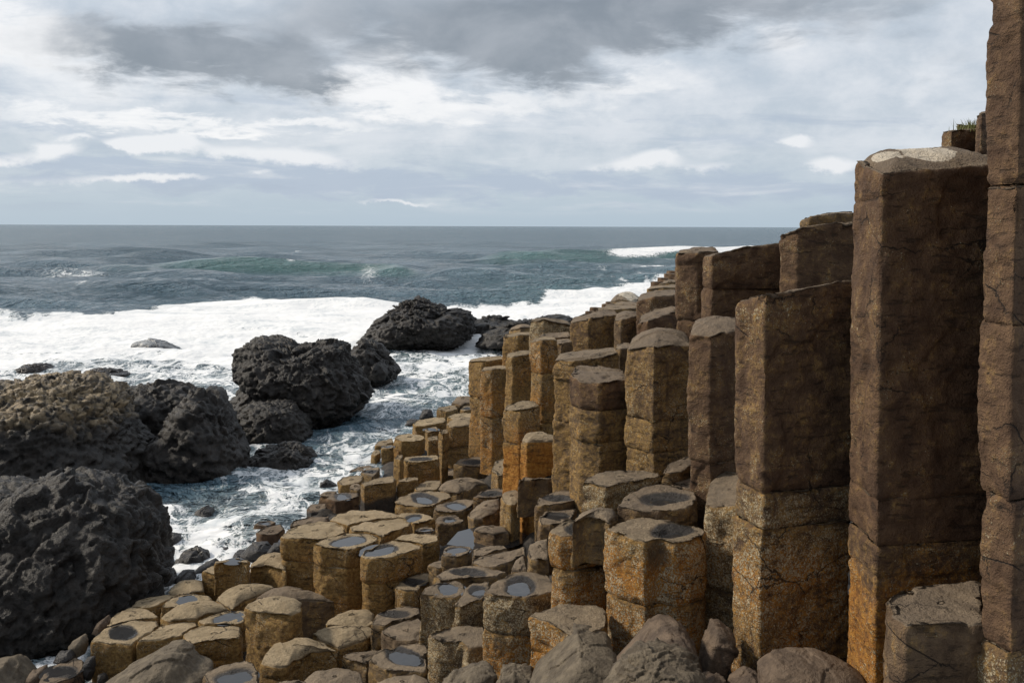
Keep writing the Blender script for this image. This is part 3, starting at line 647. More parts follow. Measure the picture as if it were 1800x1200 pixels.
# ------------------------------------------------------------------ the columns whose tops are seen: outline of the top, depth below the eye, visible foot, top, tone
LOW = {
'A1': ([(157, 1127),(182, 1104),(235, 1090),(275, 1088),(283, 1098),(237, 1127),(232, 1133),(195, 1131)], 2.896, 1172, 'basin', 'gold'),
'A2': ([(184, 1101),(192, 1088),(216, 1070),(232, 1066),(262, 1070),(281, 1084),(274, 1087),(234, 1089)], 2.899, 1110, 'flat', 'pale'),
'A3': ([(227, 1066),(236, 1055),(300, 1044),(313, 1044),(290, 1056),(276, 1064),(250, 1067)], 2.891, 1080, 'flat', 'pale'),
'A4': ([(280, 1067),(297, 1052),(313, 1045),(338, 1042),(372, 1046),(376, 1053),(350, 1058),(300, 1068)], 2.867, 1090, 'basin', 'pale'),
'A5': ([(292, 1043),(298, 1030),(312, 1022),(336, 1019),(358, 1019),(362, 1040),(342, 1042),(313, 1044)], 2.887, 1070, 'dome', 'pale'),
'A6': ([(282, 1086),(300, 1071),(330, 1060),(372, 1055),(392, 1062),(405, 1072),(362, 1081),(345, 1090),(300, 1093)], 2.868, 1110, 'dome', 'pale'),
'A7': ([(238, 1128),(284, 1099),(300, 1093),(345, 1090),(350, 1097),(322, 1114),(318, 1118),(280, 1124)], 2.878, 1158, 'flat', 'gold'),
'A8': ([(347, 1091),(362, 1083),(395, 1073),(430, 1069),(438, 1078),(428, 1092),(412, 1097),(358, 1097)], 2.87, 1115, 'basin', 'pale'),
'A9': ([(320, 1117),(332, 1107),(355, 1098),(412, 1097),(427, 1101),(424, 1121),(385, 1123),(350, 1129),(335, 1133)], 2.879, 1165, 'flat', 'gold'),
'A10': ([(355, 1006),(366, 995),(377, 990),(415, 987),(436, 993),(437, 1000),(405, 1008),(390, 1012),(370, 1009)], 2.819, 1040, 'flat', 'gold'),
'A10b': ([(372, 989),(400, 979),(418, 978),(440, 984),(437, 991),(413, 986)], 2.682, 1010, 'basin', 'pale'),
'A11': ([(438, 999),(438, 990),(455, 976),(480, 970),(503, 970),(510, 985),(504, 1004),(465, 994)], 2.77, 1026, 'dome', 'gold'),
'A12': ([(377, 1054),(394, 1037),(418, 1028),(450, 1024),(478, 1028),(486, 1033),(458, 1045),(430, 1057),(406, 1070),(392, 1064)], 2.85, 1090, 'dome', 'pale'),
'A13': ([(448, 1050),(470, 1038),(500, 1033),(530, 1035),(553, 1045),(575, 1049),(592, 1056),(535, 1056),(470, 1058)], 2.85, 1092, 'dome', 'brown'),
'A14': ([(428, 1064),(450, 1053),(490, 1049),(522, 1053),(535, 1062),(530, 1073),(512, 1083),(495, 1082),(450, 1073)], 2.617, 1166, 'dome', 'speck'),
'A15': ([(568, 1101),(575, 1090),(590, 1080),(620, 1071),(650, 1072),(661, 1080),(657, 1092),(645, 1100),(600, 1102)], 2.812, 1118, 'dome', 'pale'),
'A16': ([(650, 1098),(662, 1078),(680, 1068),(715, 1064),(738, 1066),(740, 1078),(728, 1085),(690, 1092),(676, 1100)], 2.694, 1112, 'basin', 'pale'),
'A17': ([(545, 1112),(570, 1104),(600, 1102),(640, 1100),(665, 1105),(668, 1112),(640, 1128),(610, 1138),(595, 1142),(560, 1126)], 2.822, 1160, 'dome', 'pale'),
'A18': ([(456, 1165),(462, 1152),(480, 1132),(510, 1123),(545, 1122),(575, 1130),(594, 1143),(570, 1142),(545, 1146),(520, 1160),(505, 1172),(480, 1172)], 2.776, 1198, 'dome', 'pale'),
'A19': ([(597, 1154),(612, 1146),(650, 1140),(672, 1138),(652, 1158),(646, 1168),(625, 1162)], 2.826, 1185, 'flat', 'pale'),
'A20': ([(647, 1160),(655, 1148),(672, 1138),(705, 1130),(735, 1127),(751, 1130),(753, 1172),(745, 1181),(720, 1182),(690, 1180),(665, 1170)], 2.688, 1200, 'basin', 'pale'),
'A21': ([(670, 1104),(690, 1096),(735, 1086),(744, 1092),(742, 1125),(720, 1126),(690, 1122),(670, 1112)], 2.706, 1140, 'flat', 'grey'),
'A22': ([(736, 1044),(745, 1032),(770, 1022),(800, 1020),(818, 1024),(822, 1040),(800, 1050),(785, 1049),(770, 1048),(750, 1044)], 2.367, 1126, 'basin', 'speck'),
'A23': ([(795, 1064),(806, 1052),(816, 1034),(832, 1022),(862, 1018),(860, 1042),(848, 1052),(835, 1058),(825, 1060),(810, 1067)], 2.344, 1098, 'basin', 'speck'),
'A24': ([(849, 1040),(857, 1026),(885, 1012),(905, 1007),(940, 1006),(962, 1010),(972, 1022),(984, 1036),(960, 1043),(935, 1050),(900, 1050),(870, 1046)], 2.03, 1182, 'basin', 'orange'),
'A25': ([(751, 1113),(765, 1105),(790, 1100),(820, 1097),(850, 1100),(855, 1117),(855, 1136),(822, 1138),(812, 1126),(770, 1122)], 2.45, 1198, 'flat', 'speck'),
'A26': ([(928, 1082),(940, 1074),(960, 1067),(985, 1061),(1030, 1061),(1062, 1065),(1067, 1075),(1067, 1100),(1050, 1110),(1035, 1115),(1005, 1120),(990, 1110),(970, 1097)], 1.901, 1195, 'flat', 'orange'),
'A28': ([(966, 935),(972, 926),(990, 915),(1030, 911),(1060, 915),(1074, 922),(1064, 935),(1040, 938),(1010, 944),(985, 942)], 1.626, 1060, 'basin', 'orange'),
'A28b': ([(1005, 918),(1015, 905),(1040, 897),(1055, 894),(1082, 896),(1085, 910),(1072, 921),(1055, 913),(1030, 910)], 1.505, 940, 'dome', 'pale'),
'A29': ([(1064, 928),(1082, 918),(1100, 911),(1130, 908),(1165, 911),(1210, 918),(1242, 930),(1240, 940),(1215, 950),(1185, 952),(1160, 946),(1133, 953),(1105, 944),(1080, 936)], 1.513, 1175, 'basin2', 'orange'),
'A30': ([(1082, 890),(1092, 876),(1105, 864),(1130, 853),(1160, 851),(1200, 856),(1226, 865),(1224, 885),(1205, 893),(1160, 897),(1120, 896)], 1.471, 918, 'basin', 'brown'),
'A31': ([(1021, 845),(1030, 838),(1060, 828),(1085, 823),(1130, 824),(1160, 831),(1162, 836),(1140, 842),(1110, 846),(1085, 850),(1065, 855),(1040, 849)], 1.434, 898, 'flat', 'speck'),
'A32': ([(1162, 832),(1175, 815),(1200, 802),(1220, 797),(1222, 812),(1200, 828),(1180, 833)], 1.411, 848, 'flat', 'brown'),
'A33': ([(1170, 852),(1195, 843),(1222, 838),(1226, 856),(1200, 853)], 1.466, 868, 'flat', 'brown'),
'A34': ([(908, 845),(918, 838),(950, 830),(985, 822),(1004, 822),(1005, 830),(980, 838),(965, 843),(945, 842),(925, 844)], 1.994, 870, 'basin', 'brown'),
'A34L': ([(913, 862),(925, 858),(946, 858),(948, 866),(930, 870),(916, 869)], 2.253, 958, 'flat', 'orange2'),
'A35': ([(940, 886),(945, 875),(965, 865),(1000, 860),(1018, 862),(1018, 878),(990, 885),(960, 888)], 1.818, 906, 'basin', 'brown'),
'A36': ([(946, 906),(955, 898),(985, 893),(1015, 892),(1010, 905),(992, 919),(970, 921),(948, 921)], 1.855, 962, 'basin', 'brown'),
'A37': ([(880, 871),(886, 864),(905, 860),(914, 865),(914, 882),(900, 888),(886, 884)], 2.207, 936, 'dome', 'gold'),
'A38': ([(822, 905),(835, 890),(850, 880),(880, 876),(881, 895),(870, 902),(850, 912),(832, 915)], 2.45, 925, 'dome', 'pale'),
'A39': ([(830, 932),(840, 925),(870, 923),(893, 928),(896, 935),(870, 942),(850, 938)], 2.408, 950, 'dome', 'brown'),
'A40': ([(760, 897),(765, 886),(790, 880),(820, 876),(840, 877),(830, 888),(815, 897),(790, 901)], 2.78, 912, 'basin', 'pale'),
'A41': ([(690, 882),(705, 872),(730, 863),(760, 861),(790, 866),(797, 873),(780, 880),(760, 888),(735, 891),(705, 887)], 2.768, 902, 'basin', 'gold'),
'A42': ([(762, 914),(770, 906),(800, 904),(815, 910),(819, 915),(800, 920),(770, 920)], 2.802, 944, 'basin', 'brown'),
'A43': ([(579, 912),(590, 904),(615, 896),(655, 893),(690, 900),(706, 906),(690, 910),(660, 912),(635, 916),(612, 922),(592, 916)], 2.56, 930, 'flat', 'pale'),
'A44': ([(614, 926),(635, 917),(662, 912),(700, 908),(726, 917),(722, 924),(690, 935),(668, 943),(658, 938),(635, 933),(617, 933)], 2.48, 955, 'flat', 'pale'),
'A45': ([(692, 907),(705, 902),(740, 901),(760, 906),(766, 912),(750, 917),(728, 920),(716, 912)], 2.56, 932, 'basin', 'pale'),
'A46': ([(492, 942),(505, 928),(530, 920),(560, 914),(590, 916),(605, 922),(612, 933),(590, 940),(565, 947),(545, 946),(500, 944)], 2.52, 1027, 'flat', 'gold'),
'A47': ([(549, 955),(562, 948),(590, 940),(620, 935),(655, 938),(668, 945),(665, 950),(640, 960),(610, 966),(562, 962)], 2.45, 1052, 'basin', 'gold'),
'A48': ([(634, 976),(640, 965),(665, 957),(690, 951),(720, 951),(743, 957),(742, 963),(700, 975),(675, 981),(645, 981)], 2.42, 1064, 'basin2', 'gold'),
'A49': ([(690, 948),(705, 940),(735, 937),(765, 936),(773, 940),(770, 950),(745, 957),(720, 950)], 2.488, 986, 'flat', 'gold'),
'A50': ([(724, 935),(735, 927),(760, 926),(766, 933),(740, 936)], 2.566, 950, 'basin', 'pale'),
'A52': ([(775, 975),(778, 964),(790, 958),(810, 958),(829, 962),(827, 972),(805, 978)], 2.313, 990, 'basin', 'pale'),
'A53': ([(750, 990),(765, 983),(790, 981),(820, 980),(828, 985),(822, 993),(790, 998),(765, 998)], 2.477, 1008, 'basin', 'pale'),
'A54': ([(829, 965),(850, 957),(885, 955),(894, 960),(870, 969),(850, 977),(829, 976)], 2.383, 985, 'flat', 'pale'),
'A55': ([(824, 988),(840, 979),(880, 968),(925, 960),(928, 970),(900, 986),(870, 996),(840, 995)], 2.36, 1008, 'flat', 'pale'),
'A56': ([(760, 1011),(790, 996),(830, 992),(860, 997),(893, 1003),(872, 1012),(840, 1014),(815, 1019),(770, 1020)], 2.364, 1030, 'basin', 'pale'),
'A57': ([(690, 1033),(705, 1018),(735, 1005),(755, 1003),(762, 1012),(756, 1020),(742, 1030),(735, 1038),(710, 1039)], 2.603, 1068, 'basin', 'gold'),
'A58': ([(925, 970),(930, 957),(945, 948),(964, 945),(966, 980),(945, 984),(930, 982)], 1.945, 1006, 'dome', 'pale'),
'A59': ([(896, 1003),(906, 985),(922, 976),(928, 1002)], 2.078, 1014, 'dome', 'pale'),
'B1': ([(506, 925),(513, 914),(540, 907),(578, 906),(575, 917),(545, 922)], 3.036, 936, 'flat', 'wet'),
'B2': ([(538, 893),(545, 886),(574, 883),(576, 892),(572, 898),(545, 898)], 3.083, 912, 'flat', 'wet'),
'B3': ([(573, 876),(580, 869),(600, 864),(632, 866),(633, 872),(610, 878),(590, 881)], 2.985, 905, 'basin', 'wet'),
'B4': ([(558, 871),(568, 864),(592, 862),(592, 867),(575, 874)], 3.017, 886, 'flat', 'wet'),
'B5': ([(593, 844),(600, 838),(625, 833),(640, 836),(638, 845),(620, 850),(597, 851)], 3.024, 866, 'flat', 'gold'),
'B6': ([(612, 858),(618, 851),(630, 849),(636, 854),(630, 861)], 2.948, 868, 'dome', 'pale'),
'B7': ([(633, 849),(650, 842),(690, 836),(697, 842),(692, 848),(660, 852),(640, 855)], 2.671, 896, 'flat', 'gold'),
'B8': ([(698, 844),(715, 839),(735, 838),(736, 842),(715, 847),(699, 847)], 2.702, 874, 'flat', 'gold'),
'B9': ([(728, 858),(735, 850),(755, 843),(776, 843),(776, 850),(770, 860),(745, 863),(730, 862)], 2.767, 872, 'flat', 'gold'),
'B10': ([(767, 862),(778, 849),(800, 841),(830, 840),(850, 845),(859, 852),(840, 853),(825, 860),(805, 868),(780, 865)], 2.782, 882, 'dome', 'pale'),
'B11': ([(776, 836),(785, 827),(815, 821),(840, 822),(862, 828),(864, 833),(840, 837),(800, 839)], 2.959, 850, 'dome', 'pale'),
'B12': ([(796, 815),(805, 807),(830, 803),(862, 803),(871, 807),(863, 814),(840, 818),(812, 818)], 2.727, 828, 'basin', 'pale'),
'B13': ([(863, 826),(870, 809),(888, 805),(893, 830),(876, 836)], 2.429, 860, 'flat', 'gold'),
'B14': ([(830, 872),(845, 862),(870, 857),(890, 860),(889, 870),(860, 875)], 2.459, 886, 'basin', 'brown'),
'B15': ([(706, 809),(712, 803),(740, 800),(768, 800),(773, 804),(770, 809),(740, 813),(715, 812)], 2.633, 836, 'basin', 'gold'),
'B16': ([(692, 804),(697, 798),(708, 797),(710, 803),(704, 808)], 2.54, 838, 'flat', 'gold'),
'B17': ([(691, 770),(700, 764),(720, 760),(745, 765),(749, 770),(735, 774),(705, 775)], 2.884, 802, 'flat', 'gold'),
'B18': ([(750, 770),(757, 766),(771, 766),(771, 772),(752, 773)], 2.566, 796, 'flat', 'gold'),
'B19': ([(782, 748),(790, 740),(810, 736),(836, 735),(841, 747),(815, 750),(795, 751)], 2.51, 822, 'dome', 'gold'),
'B19b': ([(770, 758),(776, 752),(786, 751),(790, 758),(778, 762)], 2.381, 824, 'flat', 'gold'),
'B20': ([(725, 743),(735, 737),(765, 733),(782, 735),(786, 740),(765, 745),(745, 748),(730, 748)], 2.854, 764, 'flat', 'gold'),
'B21': ([(744, 756),(750, 751),(768, 749),(772, 755),(752, 760)], 2.547, 768, 'basin', 'gold'),
'B22': ([(785, 734),(795, 727),(815, 724),(833, 726),(837, 734),(800, 737)], 2.577, 744, 'flat', 'gold'),
'B23': ([(766, 720),(775, 714),(800, 711),(806, 718),(785, 723)], 2.946, 732, 'flat', 'gold'),
'B24': ([(808, 719),(815, 713),(830, 712),(834, 719),(815, 722)], 2.616, 728, 'basin', 'gold'),
'B25': ([(793, 709),(803, 698),(815, 695),(829, 696),(829, 708),(810, 711)], 2.934, 716, 'dome', 'brown'),
'B26': ([(657, 783),(665, 775),(690, 769),(692, 776),(675, 783)], 3.091, 794, 'flat', 'gold'),
'B27': ([(669, 788),(675, 782),(690, 780),(694, 785),(688, 789)], 2.943, 826, 'basin', 'gold'),
'B28': ([(652, 797),(657, 791),(667, 789),(669, 796),(660, 800)], 3.048, 820, 'flat', 'gold'),
'B29': ([(612, 828),(620, 822),(650, 817),(656, 822),(640, 828)], 3.12, 836, 'flat', 'wet'),
'B30': ([(633, 830),(645, 823),(667, 821),(667, 828),(655, 837),(640, 833)], 3.046, 842, 'basin', 'pale'),
'A60': ([(356, 1184),(375, 1172),(430, 1160),(446, 1164),(457, 1180),(458, 1200),(430, 1218),(370, 1218)], 2.74, 1240, 'basin', 'pale'),
'A61': ([(528, 1197),(550, 1181),(585, 1173),(620, 1175),(638, 1185),(645, 1210),(590, 1222),(535, 1215)], 2.74, 1240, 'dome', 'grey'),
'A62': ([(641, 1215),(660, 1196),(690, 1185),(735, 1185),(756, 1195),(768, 1215),(700, 1230)], 2.66, 1245, 'dome', 'pale'),
'A63': ([(452, 1214),(488, 1196),(530, 1189),(552, 1196),(560, 1212),(500, 1228)], 2.72, 1245, 'flat', 'pale'),
'A64': ([(58, 1206),(78, 1180),(100, 1165),(130, 1152),(148, 1160),(146, 1178),(130, 1189),(95, 1202)], 3.0, 1222, 'basin', 'wet'),
'T15': ([(1556, 1044),(1580, 1033),(1640, 1025),(1726, 1020),(1732, 1098),(1650, 1098),(1590, 1097),(1566, 1080)], 1.32, 1240, 'flat', 'wallgrey'),
'B0': ([(449, 935),(465, 926),(495, 921),(502, 928),(490, 936),(460, 941)], 3.06, 957, 'flat', 'wet'),
'B00': ([(443, 923),(455, 916),(480, 914),(486, 918),(466, 925)], 3.12, 938, 'basin', 'wet'),
}
# ------------------------------------------------------------------ the tall columns
# key: visible upright edges (u, v of the rim, metres behind the front edge), front distance, back depth, visible foot v, joints, dome, tone
WALL = {
'T1':([(826,636,.16),(847,634,0),(888,630,.12)],11.3,.3,790,[700],0,'gold'),
'T2':([(846,652,.1),(866,650,0),(893,648,.12)],10.6,.3,808,[735],0,'goldcol'),
'T3':([(890,628,.1),(901,627,0),(937,622,.12)],9.5,.3,725,[],.02,'gold'),
'T3b':([(885,593,.12),(912,590,0),(940,588,.15)],11.0,.35,660,[],0,'gold'),
'T3d':([(896,582,.2),(915,577,0),(937,575,.2)],13.0,.4,600,[],.05,'pale'),
'T4':([(934,602,.12),(952,597,0),(979,599,.08)],8.5,.3,850,[658,745],0,'goldcol'),
'T5':([(976,606,.1),(986,604,0),(1004,601,.08)],8.9,.3,650,[],0,'brown'),
'T6':([(975,634,.12),(1010,632,0),(1086,621,.18)],7.1,.4,845,[671,745],0,'greycol'),
'T7':([(1003,660,.22),(1019,669,.07),(1054,673,0),(1104,667,.12)],6.25,.55,862,[724,780],0,'greycol'),
'T8':([(886,722,.12),(914,719,0),(946,712,.1)],8.15,.3,868,[782],0,'goldcol'),
'T9':([(917,777,.1),(926,776,0),(984,778,.05)],7.7,.3,842,[],.05,'orange2'),
'T10':([(1103,613,.2),(1150,607,0),(1215,603,.12)],5.95,.6,838,[743,797],.07,'browngold'),
'T11':([(1214,584,.1),(1250,590,0),(1312,575,.14)],5.25,.58,935,[815],.04,'wallspeck'),
'T25':([(1240,891,.12),(1296,885,0),(1324,872,.1)],4.75,.5,1135,[1046],0,'speck'),
'T12':([(1298,531,.2),(1345,517,0),(1505,491,.14)],4.15,.68,1185,[868,932],0,'wallgold'),
'T13':([(1504,285,.3),(1549,302,0),(1764,284,.1)],3.65,.85,1240,[881,962],.085,'wall'),
'T14':([(1747,-190,.14),(1801,-190,0),(1960,-190,.25)],3.05,.6,1240,[322,575,882,1152],0,'wallred'),
'T16a':([(1190,446,.1),(1227,443,0),(1262,441,.05)],6.9,.7,610,[565],0,'wallspeck'),
'T16b':([(1238,450,.12),(1252,446,0),(1378,426,.1)],6.1,.75,600,[508],0,'wallspeck'),
'T16c':([(1373,412,.08),(1402,400,0),(1508,386,.1)],5.5,.7,530,[],0,'wallspeck'),
'T16d':([(1409,385,.1),(1422,379,0),(1508,373,.1)],5.9,.3,405,[],0,'pale'),
'T17':([(1003,567,.15),(1035,557,0),(1086,553,.1)],9.2,.6,628,[],0,'browngold'),
'T17b':([(1046,549,.1),(1062,546,0),(1122,541,.1)],10.0,.5,570,[],0,'pale'),
'T18':([(1081,563,.1),(1092,560,0),(1123,556,.1)],8.8,.6,618,[],.02,'brown'),
'T19':([(1121,529,.12),(1150,521,0),(1193,519,.1)],8.6,.8,605,[],.02,'wallspeck'),
'T20':([(1122,567,.1),(1138,562,0),(1193,545,.12)],8.0,.5,622,[],0,'wall'),
'T21':([(1083,614,.05),(1091,612,0),(1110,611,.05)],7.6,.3,665,[],0,'brown'),
'T22':([(1074,532,.3),(1092,527,0),(1124,526,.2)],11.5,.6,550,[],.08,'pale'),
'T22b':([(1138,509,.1),(1165,506,0),(1193,504,.1)],13.,.5,525,[],.02,'pale'),
'T22c':([(1160,499,.1),(1176,496,0),(1195,495,.1)],15.,.5,510,[],0,'pale'),
'T22d':([(1063,542,.1),(1085,540,0),(1124,537,.1)],10.8,.6,555,[],0,'pale'),
'T23':([(932,566,.12),(956,561,0),(1005,572,.15)],10.3,.4,612,[],.03,'speck'),
'T23b':([(948,595,.1),(970,594,0),(1005,590,.05)],9.8,.4,620,[],0,'brown'),
'T30':([(1657,233,.12),(1672,228,0),(1724,225,.1)],5.2,.35,305,[],0,'wallspeck'),
'T30b':([(1680,221,.1),(1686,218,0),(1722,220,.1)],5.5,.2,232,[],0,'pale'),
'T31':([(1717,206,.1),(1725,201,0),(1760,192,.1)],4.9,.35,310,[],0,'wallspeck'),
'T32':([(1700,279,.1),(1712,277,0),(1750,272,.1)],4.6,.3,300,[],0,'brown'),
}
FAR = [(1029,1047,547,556,27.),(1036,1056,540,551,28.),(1052,1067,541,550,27.5),(1057,1075,534,544,29.),(1064,1078,530,538,30.),
       (1144,1163,495,505,38.),(1155,1174,488,499,40.),(1160,1181,491,503,38.5),(1167,1188,481,492,43.),(1172,1194,476,486,45.)]
def wall_poly(w):
    out=[]
    for i,(u,v,dd) in enumerate(w[0]):
        d=ray(u+(-2.5 if i==0 else 2.5 if i==len(w[0])-1 else 0),v); p=EYE+d*(w[1]+dd); out.append(p)
    (ua,va,da),(ub,vb,db)=w[0][0],w[0][-1]; wp=ub-ua
    a2=EYE+ray(ua+.06*wp,va)*(w[1]+da+w[2]*.7); b2=EYE+ray(ub-.06*wp,vb)*(w[1]+db+w[2]*.7)
    m=(b2+a2)/2+np.array([0,w[2]*.3,0])
    return out+[b2,m,a2]
TAN = set('A1 A2 A3 A4 A5 A6 A7 A8 A9 A10 A10b A11 A12 A14 A15 A17 A18 A43 A44 A45 A46 A47 A48 A49 B17 B20 B15 B22'.split())  # paler tan tops; part of the paleness stands for stronger sun here
GOLDS = {}
for n_, (k, (poly, h, vf, shape, tone)) in enumerate(LOW.items()):
    ring = np.array([on_plane(u_, v_, h) for u_, v_ in poly])
    D = np.ptp(ring[:, 0]); Y = ring[:, 1].mean()
    rs_ = np.random.RandomState(n_ + 11)
    amp = {'flat': 0, 'dome': .05, 'basin': .034, 'basin2': .036}[shape] * min(1.2, D / .42)
    front = ring[ring[:, 1].argmin()]
    m_ = max(p[1] for p in poly)
    foot_h = h * (vf - 398.7) / max(m_ - 398.7, 1)
    foot_z = 3.2 - foot_h
    js = []
    if ring[0, 2] - foot_z > .30: js = [foot_z + (ring[0, 2] - foot_z) * rs_.uniform(.38, .6)]
    if k in ('A14', 'A7', 'A37', 'T15', 'A34L'): js = []
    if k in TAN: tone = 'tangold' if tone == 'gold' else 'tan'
    scar = ()
    TIDE[0] = ring[0, 2] - {'B7': .10, 'B8': .12, 'B9': .16, 'B5': .10, 'B26': .10, 'B27': .12, 'B28': .08, 'B16': .25, 'B2': 0, 'B15': .28}.get(k, 99)
    if k == 'A29':
        q_ = at(1158, 980, 4.60); scar = ((q_[0], q_[1], q_[2], .062, .12, .085),)
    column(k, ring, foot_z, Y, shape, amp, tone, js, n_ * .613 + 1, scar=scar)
    c_ = ring.mean(0); CTRL.append((c_[0], c_[1], max(foot_z - .22, .04)))
for n_, (k, (e, Y, bd, vf, joints, dome, tone)) in enumerate(WALL.items()):
    pts = np.array(wall_poly(WALL[k]))
    # carry the rim's slope to the back
    zf = pts[:len(e), 2]; sl_ = (zf[-1] - zf[0]) / max(pts[len(e) - 1, 0] - pts[0, 0], .05)
    for i in range(len(e), len(pts)): pts[i, 2] = zf[0] + sl_ * (pts[i, 0] - pts[0, 0]) + (-.07 if k in ('T12', 'T16b', 'T16c') else .01)
    pf = pts[[p_[2] for p_ in e].index(0)]
    uf = [p_ for p_ in e if p_[2] == 0][0][0]
    foot_z = at(uf, vf, Y)[2]
    js = [at(uf, j, Y)[2] for j in joints]
    pat = (); TIDE[0] = -99
    if k == 'T13':
        q0 = at(1622, 270, 3.95); q1 = at(1560, 278, 3.9); pat = ((q0[0], q0[1], q0[2], .105, .14, .3), (q1[0], q1[1], q1[2], .05, .09, .2))
    if k == 'T22':
        q0 = at(1105, 520, 11.8); pat = ((q0[0], q0[1], q0[2], .12, .2, .2),)
    column(k, pts, foot_z, Y, ('knob' if k == 'T13' else 'dome') if dome else 'flat', dome, tone, js, 200 + n_ * .713, pat)
    c_ = pts.mean(0)
    CTRL.append((pf[0], pf[1] - .12, foot_z - .15)); CTRL.append((c_[0], c_[1] + .2, min(foot_z, c_[2] - .4) - .2))
for n_, (u0, u1, v0, v1, Y) in enumerate(FAR):
    W = (u1 - u0) / F * Y; c_ = at((u0 + u1) / 2, v0, Y)
    ring = np.array([[c_[0] + W * .54 * math.cos(a), c_[1] + W * .5 * math.sin(a), c_[2]] for a in np.radians(np.arange(0, 360, 60) + 12 * n_)])
    column('F%d' % n_, ring, c_[2] - (v1 - v0 + 16) / F * Y, Y, 'flat', 0, 'wet', [], 300 + n_)
    CTRL.append((c_[0], c_[1], .2))

# ------------------------------------------------------------------ ground under the columns
SHORE = [(-4.6, 3.0), (-3.1, 6.2), (-3.0, 7.6), (-2.7, 8.4), (-2.5, 9.0), (-2.5, 9.6), (-2.35, 10.6), (-2.1, 11.6), (-1.95, 13.0), (-1.35, 14.2), (-1.0, 15.5), (-.9, 17.0), (-.2, 18.0), (.4, 19.5), (1.2, 22.0), (2.4, 26.5), (4.0, 31.0), (5.6, 37.0), (7.4, 44.0), (9.0, 52.0)]
def build_ground():
    ys = np.concatenate([np.arange(1.2, 12, .05), np.arange(12, 56, .5)])
    xs = np.concatenate([np.arange(-5, 2.6, .05), np.arange(2.6, 30, .6)])
    Yg, Xg = np.meshgrid(ys, xs, indexing='ij'); X = Xg.ravel(); Y = Yg.ravel()
    cp = np.array(CTRL + [(3.5, 3, 2.6), (6, 6, 3.0), (3, 9, 2.4), (6, 14, 2.6), (10, 20, 2.4), (3, 16, 1.6), (6, 26, 1.3), (12, 40, 1.4), (20, 30, 3), (0, 1.2, 1.5), (1.0, 2.2, 1.55), (.5, 3.3, 1.5), (0, 4.2, 1.1), (-2.5, 4.5, .1), (-1.5, 3, .6), (.5, 13.5, 1.0), (1.5, 18, 1.0), (.0, 16, .55)])
    z = np.zeros(len(X))
    for s in range(0, len(X), 4000):
        d2 = (X[s:s + 4000, None] - cp[None, :, 0]) ** 2 + (Y[s:s + 4000, None] - cp[None, :, 1]) ** 2 + .035
        w_ = d2 ** -2.2 * np.exp(-5.0 * cp[None, :, 2])
        z[s:s + 4000] = (w_ * cp[None, :, 2]).sum(1) / w_.sum(1)
    sx = np.interp(Y, [p[1] for p in SHORE], [p[0] for p in SHORE]) + .12 * gn(np.stack([X * 0, Y * .8, X * 0], 1))
    land = smooth(X, sx - .15, sx + .35)
    p3 = np.stack([X, Y, X * 0], 1)
    z = z * land + (1 - land) * (-.55) + .04 * fbm(p3 * 2.5, 4)
    w1_, w2_, r_, t_ = worley(p3 * np.array([4.2, 4.2, 1]), 3, True)
    z += land * (.10 * (r_ - .5) + .09 * np.clip(w2_ - w1_, 0, .6) + .05 * t_)
    global GROUND; GROUND = (xs, ys, z.reshape(len(ys), len(xs)))
    me = mesh_from('ground', np.stack([X, Y, z], 1), [quads(len(ys), len(xs), wrap=False)], MAT_GROUND, {'lichen': np.column_stack([X * 0, (1 - land) * 1, X * 0, X * 0 + 1])})
    o = link('ground', me); o['kind'] = 'structure'
build_ground()
# the pool lying between the low columns
pp = np.array([on_plane(u_, v_, 2.50) for u_, v_ in [(785, 956), (805, 934), (850, 922), (905, 930), (940, 945), (900, 962), (840, 966)]])
N_ = len(pp); i_ = np.arange(N_)
o = link('water', mesh_from('water', np.vstack([pp.mean(0), pp]), [np.stack([i_ * 0, 1 + i_, 1 + (i_ + 1) % N_], 1)], MAT_POOL)); o['kind'] = 'structure'

# shingle between the boulders: uncountable, one object
def gravel():
    rs = np.random.RandomState(9); xs, ys, Z = GROUND; V = []; Fs = []; k = 0
    from itertools import count
    bv, bf = ico(2)
    for i in range(1500):
        if i < 900: x, y = rs.uniform(-.9, 1.5), rs.uniform(3.2, 4.7)
        elif i < 1250: x, y = rs.uniform(-3.9, -2.3), rs.uniform(5.8, 9.2)
        else: x, y = rs.uniform(-2.4, .6), rs.uniform(5.0, 8.2)
        zi = Z[min(np.searchsorted(ys, y), len(ys) - 1), min(np.searchsorted(xs, x), len(xs) - 1)]
        r = rs.lognormal(-3.7, .55); r = min(r, .075)
        sc_ = r * rs.uniform(.6, 1.3, 3)
        w = bv * (1 + .25 * rs.normal(size=(len(bv), 1)) * .6)
        a = rs.rand() * 6.28; ca, sa = math.cos(a), math.sin(a)
        w = w * sc_; w = np.stack([w[:, 0] * ca - w[:, 1] * sa, w[:, 0] * sa + w[:, 1] * ca, w[:, 2]], 1)
        V.append(w + np.array([x, y, zi + r * .35])); Fs.append(bf + k); k += len(bv)
    V = np.vstack(V)
    o = link('gravel', mesh_from('gravel', V, [np.vstack(Fs)], MAT_GRAVEL, {'lichen': np.column_stack([V[:, 0] * 0, V[:, 0] * 0 + .2, V[:, 0] * 0, V[:, 0] * 0 + 1])}))
    o['kind'] = 'stuff'; tag(o, 'dark shingle and stone chips lying between boulders and columns', 'gravel')
